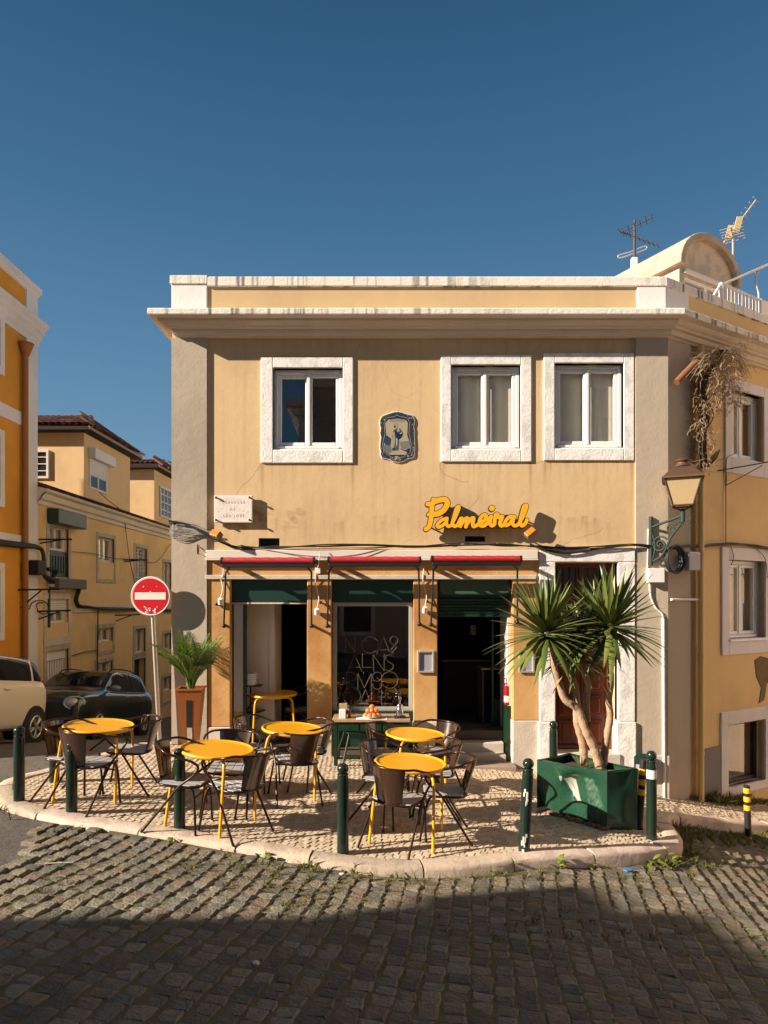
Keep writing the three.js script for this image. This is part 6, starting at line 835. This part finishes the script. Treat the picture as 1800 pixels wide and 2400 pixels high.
  [[285, 545, 400, 'beside the green screened window', 30], [275, 1105, 375, 'beside the roller shutter window', 60], [945, 705, 1035, 'beside the lattice window', 15], [880, 1135, 965, 'under the cable by the lower windows', 45]].forEach(([x0, y, x1, w, dy]) => part0('iron_bracket', 'dark iron bracket sticking out of the lane wall ' + w, 'bracket', [rod(lp(x0, y, .05), lp(x0, y, .05).add(V(.75, .02, -.2)), .022), rod(lp(x0 + 10, y + dy, .05), lp(x0, y, .05).add(V(.5, .0, -.13)), .018)], m.iron, 'iron brackets on the lane houses'));
}
// orange building at the lane corner
{
  const h = thing('orange_building', 'tall orange building with white corner strip and cornices at the lane mouth', 'building'), zE = -16.2, zN = -13.2, X = LX, top = EYE + (1400 - 676) * 16.2 / F, cy = EYE + (1400 - 795) * 16 / F, tb = EYE + (1400 - 985) * 15.6 / F;
  part('wall', [bx(X - 9, X - .01, -2.6, top - .02, zE + .35, zN)], m.orangeWall, h);
  part('corner_strip', [bx(X - .3, X + .035, -2.6, top - .02, zE, zE + .5)], m.whiteTrim, h, 'white painted corner strip'); part('end_wall', bx(X - 9, X - .31, -2.6, top - .02, zE + .01, zE + .34), m.orangeWall, h);
  const path = [[X, zN], [X, zE], [X - 4, zE]].map((p) => p), pr = (p) => p.map(([a, b]) => [-a, b]);
  const rev = path;
  part('cornice', sweep(rev, [[0, cy - .1], [.04, cy - .1], [.05, cy], [.09, cy + .06], [.10, cy + .18], [.15, cy + .24], [.16, cy + .34], [.21, cy + .4], [.22, cy + .5], [0, cy + .58]]), m.whiteTrim, h);
  part('coping', sweep(rev, [[0, top - .26], [.04, top - .24], [.06, top - .16], [.09, top - .14], [.10, top], [-.5, top + .04]]), m.whiteTrim, h);
  part('band', bx(X - .02, X + .03, tb - .16, tb + .16, zE + .58, zN), m.whiteTrim, h); part('band', bx(X - .02, X + .03, EYE + (1400 - 1268) * 15.4 / F - .14, EYE + (1400 - 1268) * 15.4 / F + .14, zE + .7, zN), m.whiteTrim, h);
  for (const [ya, yb] of [[722, 882], [1010, 1190], [1320, 1500]]) for (const z of [-14.78]) { const y1 = EYE + (1400 - ya) * 14.78 / F, y0 = EYE + (1400 - yb) * 14.78 / F, w = part('window', [rb(X - .02, X + .05, y0, y1, z, z + .17), rb(X - .02, X + .05, y0, y1, z + 1.13, z + 1.3), rb(X - .02, X + .05, y0, y0 + .17, z + .171, z + 1.129), rb(X - .02, X + .05, y1 - .17, y1, z + .171, z + 1.129)], m.whiteTrim, h); part('pane', bx(X - .01, X + .012, y0 + .171, y1 - .171, z + .172, z + 1.128), M([.06, .06, .07], .1), w); }
  part('drainpipe', [rod([X + .1, -2.2, zE + .68], [X + .1, cy - .55, zE + .68], .07, .07, 12), lathe([[.07, 0], [.16, .25], [.18, .3], [.12, .3]], 12).translate(X + .12, cy - .6, zE + .68)], M([.30, .12, .03], .8), h);
  { const a = thing('low_annex', 'low ochre annex beside the orange building at the street corner', 'building'); part('wall', bx(X - 9, X - .02, -2.6, 3.4, zN + .01, -7.3), m.yellow, a); part('coping', bx(X - 9.1, X + .08, 3.4, 3.52, zN + .01, -7.2), m.whiteTrim, a); for (const z of [-12.2, -9.6]) part('window', [rb(X - .03, X + .04, .9, 2.4, z, z + .14), rb(X - .03, X + .04, .9, 2.4, z + 1.0, z + 1.14), rb(X - .03, X + .04, .9, 1.04, z + .141, z + .999), rb(X - .03, X + .04, 2.26, 2.4, z + .141, z + .999)], m.whiteTrim, a); }
  const r = rng(60); part0('street_cable', 'thick black cable crossing the orange wall and looping at its corner', 'cable', [0, 1, 2].map((k) => { const q = (px, py, o) => V(X + o, EYE + (1400 - py) * lz(px) / F, -lz(px)); return tube([q(-40, 1264 + k * 3, .1), q(0, 1270 + k * 3, .1), q(50, 1277 + k * 2, .14), q(70, 1281 + k, .16), q(80, 1290, .2), q(81, 1320 + k * 3, .24), q(79, 1345, .25), q(90, 1358, .24 + k * .05), q(104, 1350, .24), q(102, 1337, .25 + k * .04), q(88, 1334, .26)], .05, 70, 7); }), m.cable);
  part0('cable_box', 'black cable junction box on the white corner strip', 'junction box', rb(X + .04, X + .3, 2.3 + .55 * 1, 2.3 + .92, -16.1, -15.75, .03), m.cable);
  part0('wall_bracket', 'dark iron bracket sticking out of the orange wall above the white car', 'bracket', [rod([X, EYE + .18, -15.4], [X + .9, EYE + .2, -15.6], .022), rod([X, EYE - .25, -15.5], [X + .5, EYE + .17, -15.5], .018)], m.iron);
}
// small tree at the end of the lane
{
  const o = thing('tree', 'small tree top showing above the far lane roofs', 'tree', null, [-11.3, 2, -35]), r = rng(70), p = []; part('trunk', rod([0, -4, 0], [0, 5.5, 0], .2, .1), M([.12, .08, .05], .9), o);
  for (let i = 0; i < 1500; i++) { const a = r() * 6.28, b = Math.acos(2 * r() - 1), R = 1.9 * Math.cbrt(r()) * (.75 + .25 * Math.sin(a * 3 + b * 4)), c = V(R * Math.sin(b) * Math.cos(a), 6.1 + R * Math.cos(b), R * Math.sin(b) * Math.sin(a)), q = V(r() - .5, r() - .5, r() - .5).normalize(), s = V(r() - .5, r() - .5, r() - .5).cross(q).normalize(), l = .1 + r() * .12; p.push(...c.toArray(), ...c.clone().addScaledVector(q, l).addScaledVector(s, l * .35).toArray(), ...c.clone().addScaledVector(q, l * 1.6).toArray()); }
  const g = new THREE.BufferGeometry(); g.setAttribute('position', new THREE.Float32BufferAttribute(p, 3)); g.computeVertexNormals(); part('crown', g, M([.045, .06, .018], .7, { side: THREE.DoubleSide, transmission: .3, thickness: 0 }), o).userData.kind = 'stuff';
}
// parked cars
function car(name, label, S, pos, turn, paint) {
  // S: stations [x along, low y, belt half width, belt y, roof y, roof half width, waist half width]
  const o = thing(name, label, 'car', null, pos, turn), ring = (s) => { const [x, lo, hw, by, ry, rh, ww] = s, k = [[.80 * ww, lo], [.97 * ww, lo + .05], [ww, lo + .22], [ww * 1.0, mix(lo, by, .62)], [ww * .985, mix(lo, by, .86)], [hw, by], [mix(hw, rh, .5) + .008, mix(by, ry, .5)], [rh, mix(by, ry, .93)], [rh * .86, ry], [rh * .45, ry + .02], [0, ry + .028]]; return [...k.map(([z, y]) => [x, y, z]), ...k.slice(0, -1).reverse().map(([z, y]) => [x, y, -z])]; };
  const nS = S.length, sub = 5, cm = (a, b, c, d, t) => .5 * (2 * b + (c - a) * t + (2 * a - 5 * b + 4 * c - d) * t * t + (3 * b - a - 3 * c + d) * t * t * t), at = (u) => { const i = Math.min(nS - 2, Math.floor(u)), t = u - i, g = (j) => S[clamp(j, 0, nS - 1)]; return ring(S[0].map((_, k) => { const v = cm(g(i - 1)[k], g(i)[k], g(i + 1)[k], g(i + 2)[k], t), lo = Math.min(g(i)[k], g(i + 1)[k]), hi = Math.max(g(i)[k], g(i + 1)[k]); return clamp(v, lo, hi); })); };
  const surf = (u0, u1, v0, v1, nu, nv, off = 0) => grid(nu, nv, (a, b) => { const R = at(mix(u0, u1, a)), v = mix(v0, v1, b), i = Math.min(19, Math.floor(v)), t = v - i, p = R[i], q = R[i + 1], c = [0, 1, 2].map((k) => mix(p[k], q[k], t)); if (off) { const dz = q[2] - p[2], dy = q[1] - p[1], l = Math.hypot(dz, dy) + 1e-6; c[1] += off * -dz / l; c[2] += off * dy / l; c[0] += off * (a < .5 && u1 < 2.5 ? .4 : 0); } return c; });
  const N = (nS - 1) * sub, body = surf(0, nS - 1, 0, 20, N, 40), caps = [0, nS - 1].map((i) => { const R = ring(S[i]), p = []; for (let j = 1; j < 20; j++) i ? p.push(...R[0], ...R[j], ...R[j + 1]) : p.push(...R[0], ...R[j + 1], ...R[j]); const g = new THREE.BufferGeometry(); g.setAttribute('position', new THREE.Float32BufferAttribute(p, 3)); g.computeVertexNormals(); return g; });
  const bm = M(paint, .28, { clearcoat: 1, clearcoatRoughness: .04, side: THREE.DoubleSide }); part('body', [body, ...caps], bm, o);
  return { o, surf, at, bm };
}
const gls = M([.008, .010, .013], .04), rubber = M([.015, .015, .016], .8), alloy = M([.5, .49, .47], .35, { metalness: .8 });
function wheels(o, xs, hw, r, rim) { for (const x of xs) for (const s of [-1, 1]) { const w = part('wheel', [new THREE.TorusGeometry(r - .06, .065, 12, 32).scale(1, 1, 1.3).translate(x, r, s * (hw - .09))], rubber, o); part('arch', new THREE.CylinderGeometry(r + .075, r + .075, .16, 30).rotateX(PI / 2).translate(x, r + .015, s * (hw - .10)), m.black, o); const g = [new THREE.TorusGeometry(rim, .018, 8, 30).translate(x, r, s * (hw - .012)), new THREE.CylinderGeometry(.05, .05, .05, 14).rotateX(PI / 2).translate(x, r, s * (hw - .015))]; for (let i = 0; i < 10; i++) { const a = i * PI / 5 + (i % 2 ? .18 : -.18); g.push(rod([x + .03 * Math.cos(a), r + .03 * Math.sin(a), s * (hw - .01)], [x + rim * Math.cos(a), r + rim * Math.sin(a), s * (hw - .008)], .014, .018, 5)); } part('rim', g, alloy, w); part('disc', new THREE.CylinderGeometry(rim, rim, .02, 24).rotateX(PI / 2).translate(x, r, s * (hw - .035)), M([.05, .05, .05], .6), w); } }
{ // white hatchback, tail away from us
  const S = [[2.0, .38, .70, .86, .90, .66, .78], [1.9, .28, .74, .92, .95, .68, .83], [1.5, .24, .77, .97, 1.0, .70, .85], [1.0, .23, .78, 1.0, 1.06, .70, .85], [.45, .23, .79, 1.01, 1.42, .66, .85], [-.3, .23, .79, 1.02, 1.48, .68, .85], [-1.1, .23, .78, 1.04, 1.47, .68, .85], [-1.6, .25, .77, 1.05, 1.42, .66, .84], [-1.80, .27, .75, 1.04, 1.12, .66, .82], [-1.84, .34, .72, .92, 1.0, .62, .80]];
  const zc = -9.9 + 0, x = -6.95, y = roadY(x, -10), c = car('white_car', 'white hatchback parked at the left edge, its tail towards the dark car', S, [x, roadY(-6.1, -9.8) + .0, -9.70], -PI / 2, [.60, .57, .51]);
  const pitch = Math.atan2(roadY(-6.1, -8.5) - roadY(-6.1, -11), 2.5); c.o.rotation.order = 'YXZ'; c.o.rotation.z = pitch;
  for (const sd of [0, 1]) { const v = (a) => sd ? 20 - a : a; for (const [u0, u1] of [[4.15, 4.95], [5.05, 6.45], [6.6, 7.3]]) part('side_window', c.surf(u0, u1, v(5.12), v(7.2), 8, 6, sd ? .007 : .007), gls, c.o); }
  part('rear_window', c.surf(7.6, 8.3, 6, 14, 4, 8, .008), gls, c.o); part('windscreen', c.surf(3.15, 3.95, 5.6, 14.4, 6, 10, .012), gls, c.o); wheels(c.o, [1.25, -1.44], .885, .28, .185);
  for (const s of [-1, 1]) { part('tail_lamp', rb(-1.86, -1.70, .8, 1.12, s * .70 - .06, s * .70 + .06, .03), M([.35, .01, .01], .3), c.o); part('door_handle', [rb(-.62, -.46, .90, .925, s * .852 - .012, s * .852 + .012, .01), rb(.25, .41, .88, .905, s * .855 - .012, s * .855 + .012, .01)], M([.55, .52, .44], .4), c.o); }
  part('door_seam', [rod([-.72, .34, .852], [-.66, 1.0, .80], .004), rod([.15, .34, .856], [.15, 1.0, .80], .004), rod([-.72, .33, .85], [.9, .33, .85], .004)], m.dark, c.o); part('bumper', rb(-1.9, -1.72, .32, .56, -.74, .74, .05), M([.56, .52, .43], .4), c.o);
}
{ // dark green crossover facing us
  const S = [[2.0, .34, .60, .72, .74, .5, .70], [1.93, .24, .72, .84, .86, .58, .82], [1.6, .22, .78, .95, .98, .66, .89], [1.0, .22, .80, .99, 1.05, .68, .90], [.8, .22, .80, 1.0, 1.09, .70, .90], [.12, .22, .81, 1.01, 1.46, .67, .90], [-.5, .22, .81, 1.02, 1.52, .68, .90], [-1.2, .22, .81, 1.04, 1.51, .67, .90], [-1.65, .24, .80, 1.06, 1.42, .65, .89], [-1.95, .28, .76, 1.05, 1.14, .6, .86], [-2.02, .36, .72, .94, 1.0, .6, .82]];
  const x = -6.95, c = car('dark_car', 'dark green compact crossover parked facing the street, with oval headlights', S, [x, roadY(-6.1, -14.6) - .02, -14.75], -PI / 2, [.004, .012, .009]); const pitch = Math.atan2(roadY(-6.1, -13.3) - roadY(-6.1, -16), 2.7); c.o.rotation.order = 'YXZ'; c.o.rotation.z = pitch;
  for (const sd of [0, 1]) { const v = (a) => sd ? 20 - a : a; for (const [u0, u1] of [[5.05, 6.1], [6.2, 7.3], [7.4, 8.3]]) part('side_window', c.surf(u0, u1, v(5.12), v(7.2), 8, 6, sd ? .007 : .007), gls, c.o); }
  part('windscreen', c.surf(4.12, 4.95, 5.7, 14.3, 6, 12, .012), gls, c.o); wheels(c.o, [1.28, -1.3], .935, .31, .2);
  const blue = M([.25, .42, .58], .3, { metalness: .4 });
  for (const s of [-1, 1]) { const hl = new THREE.SphereGeometry(1, 20, 14).scale(.11, .115, .19).rotateY(s * -.6).translate(1.91, .74, s * .64), l = part('headlight', hl, M([.35, .37, .4], .08, { clearcoat: 1 }), c.o); part('lamp_ring', new THREE.TorusGeometry(1, .09, 8, 32).scale(.195, .125, .12).rotateY(PI / 2 + s * -.6).translate(1.955, .745, s * .68), blue, l); part('fog_lamp', new THREE.SphereGeometry(.05, 12, 8).translate(1.93, .42, s * .58), alloy, c.o); part('mirror', [new THREE.SphereGeometry(1, 14, 10).scale(.09, .075, .12).translate(.72, 1.08, s * .98), rod([.72, 1.04, s * .8], [.72, 1.06, s * .95], .02)], M([.10, .15, .2], .2), c.o); part('roof_rail', tube([[.2, 1.46, s * .56], [0, 1.54, s * .57], [-.6, 1.58, s * .57], [-1.3, 1.55, s * .56], [-1.6, 1.46, s * .55]], .016, 30, 7), m.black, c.o); part('chrome_strip', tube([[.75, 1.005, s * .81], [0, 1.02, s * .81], [-1, 1.04, s * .81], [-1.6, 1.06, s * .80]], .011, 20, 6), M([.3, .4, .48], .25, { metalness: .8 }), c.o); part('door_handle', [rb(-.28, -.12, .90, .925, s * .90 - .012, s * .90 + .014, .01), rb(-1.12, -.96, .92, .945, s * .90 - .012, s * .90 + .014, .01)], alloy, c.o); }
  part('grille', [new THREE.TorusGeometry(1, .05, 8, 30).scale(.42, .14, .1).rotateY(PI / 2).translate(1.99, .6, 0), new THREE.SphereGeometry(1, 18, 10).scale(.04, .13, .40).translate(1.97, .6, 0)], m.black, c.o); part('grille_trim', new THREE.TorusGeometry(1, .03, 8, 30).scale(.47, .17, .1).rotateY(PI / 2).translate(1.975, .6, 0), blue, c.o); part('bonnet_badge', new THREE.SphereGeometry(.03, 10, 6).scale(.4, .5, 1.4).translate(1.93, .86, 0), alloy, c.o);
}
{ // sunlit buildings out of view: along the right of the lane, and across the side street
  const h = thing('lane_side_house', 'long pale house on the right side of the lane behind the corner building', 'building'), w = M([.76, .66, .48], .9, pl); part('wall', bx(X0 + .05, 2, -3, 7.6, -36, -14.32), w, h); part('cornice', bx(X0 - .1, X0 + .049, 7.4, 7.6, -36, -14.32), m.whiteTrim, h);
  for (let i = 0; i < 6; i++) for (const y of [1.2, 4.4]) { const z = -17 - i * 3.1, p = part('window', [rb(X0, X0 + .06, y, y + 1.8, z, z + .14), rb(X0, X0 + .06, y, y + 1.8, z + .96, z + 1.1), rb(X0, X0 + .06, y, y + .14, z + .141, z + .959), rb(X0, X0 + .06, y + 1.66, y + 1.8, z + .141, z + .959)], m.whiteTrim, h); part('pane', bx(X0 + .03, X0 + .052, y + .14, y + 1.66, z + .14, z + .96), M([.06, .06, .07], .1), p); }
  const q = thing('pink_building', 'pale pink sunlit building across the side street, mirrored in the wing windows', 'building'), x = 12.7, pm = M([.76, .56, .40], .9, pl); part('wall', bx(x, x + 9, -4, 10.2, -18, -4.5), pm, q); part('cornice', bx(x - .35, x + 9, 10.2, 10.5, -18, -4.5), m.whiteTrim, q); part('band', bx(x - .05, x, 2.9, 3.3, -18, -4.5), m.whiteTrim, q);
  for (let i = 0; i < 5; i++) for (const y of [.4, 4.1, 7.4]) { const z = -17 + i * 2.9, p = part('window', [rb(x - .06, x + .02, y, y + 1.9, z, z + .16), rb(x - .06, x + .02, y, y + 1.9, z + 1.0, z + 1.16), rb(x - .06, x + .02, y, y + .16, z + .161, z + .999), rb(x - .06, x + .02, y + 1.74, y + 1.9, z + .161, z + .999)], m.whiteTrim, q); part('pane', bx(x - .02, x + .01, y + .16, y + 1.74, z + .16, z + 1), M([.06, .06, .07], .1), p); }
}
// ---------- houses across the street, behind the viewer ----------
{
  const P = (u, w) => V(.337 * u - .943 * w, 0, .943 * u + .337 * w), h = thing('hip_roof_house', 'rendered house with a hipped tile roof across the street, casting the long shadow', 'building'), ang = Math.atan2(-.337 * 1, -.943), mtx = new THREE.Matrix4().makeBasis(V(.337, 0, .943), V(0, 1, 0), V(-.943, 0, .337)), Hh = 7.42;
  const foot = (k) => [[-4.15 - k, 14 - k], [7 + k, 14 - k], [7 + k, 24 + k], [-5.5 - k, 24 + k]], slab = (k, y0, y1) => ext(foot(k).map(([a, b]) => [a, -b]), y1 - y0).rotateX(-PI / 2).translate(0, y0, 0).applyMatrix4(mtx);
  part('wall', slab(0, -1, Hh), M([.55, .45, .33], .9, pl), h); part('cornice', [slab(.04, Hh + .001, Hh + .2), rb(-4.66, -4.12, Hh - .05, Hh + .18, 13.3, 14.25, .03).applyMatrix4(mtx), rb(-4.119, -2.9, Hh - .05, Hh + .38, 13.3, 14.25, .03).applyMatrix4(mtx), rb(-4.48, -3.8, Hh - .30, Hh - .051, 13.4, 14.2, .03).applyMatrix4(mtx), rb(-4.32, -3.8, Hh - .55, Hh - .301, 13.5, 14.2, .03).applyMatrix4(mtx)], m.whiteTrim, h);
  const a = V(-4.2, Hh + .2, 13.9), b = V(7.2, Hh + .2, 13.9), c = V(7.2, Hh + .2, 24.2), d = V(-5.6, Hh + .2, 24.2), e = V(.4, Hh + 4.1, 18), f = V(2.4, Hh + 4.1, 18), q = []; for (const t of [[a, b, f], [a, f, e], [b, c, f], [c, d, e], [c, e, f], [d, a, e]]) q.push(...t.flatMap((v) => v.toArray())); const g = new THREE.BufferGeometry(); g.setAttribute('position', new THREE.Float32BufferAttribute(q, 3)); g.applyMatrix4(mtx); g.computeVertexNormals(); const rf = part('roof', g, m.tile2.clone(), h); rf.material.side = THREE.DoubleSide;
  for (let i = 0; i < 3; i++) for (let j = 0; j < 2; j++) part('window', frame4(-3.4 + i * 3.4, -2.2 + i * 3.4, 1.4 + j * 3, 3.2 + j * 3, .14, -.02, .05).map((k) => k.rotateY(PI).translate(1.0, 0, 14).applyMatrix4(mtx)), m.whiteTrim, h);
}
{
  const h = thing('pale_building', 'pale rendered building with white windows across the street, mirrored in the panes', 'building'), z = 3.2, x0 = -2.9, x1 = 13, H = 9.6;
  part('wall', bx(x0, x1, -1, H, z, z + 8), M([.46, .41, .34], .9, pl), h); part('cornice', [bx(x0 - .4, x1, H, H + .25, z - .4, z + 8), bx(x0 - .2, x1, H - .25, H, z - .2, z + 8)], m.whiteTrim, h); part('corner_strip', bx(x0 - .02, x0 + .5, -1, H - .26, z - .02, z + 8), m.whiteTrim, h);
  for (let i = 0; i < 5; i++) for (let j = 0; j < 3; j++) { const a = x0 + 1.4 + i * 2.9, b = a + 1.2, c = 1 + j * 2.9, d = c + 1.7, w = part('window', frame4(a, b, c, d, .14, z - .05, z + .01), m.whiteTrim, h); part('pane', bx(a + .14, b - .14, c + .14, d - .14, z - .012, z + .02), M([.05, .055, .06], .08), w); }
}
renderer.render(scene, camera);
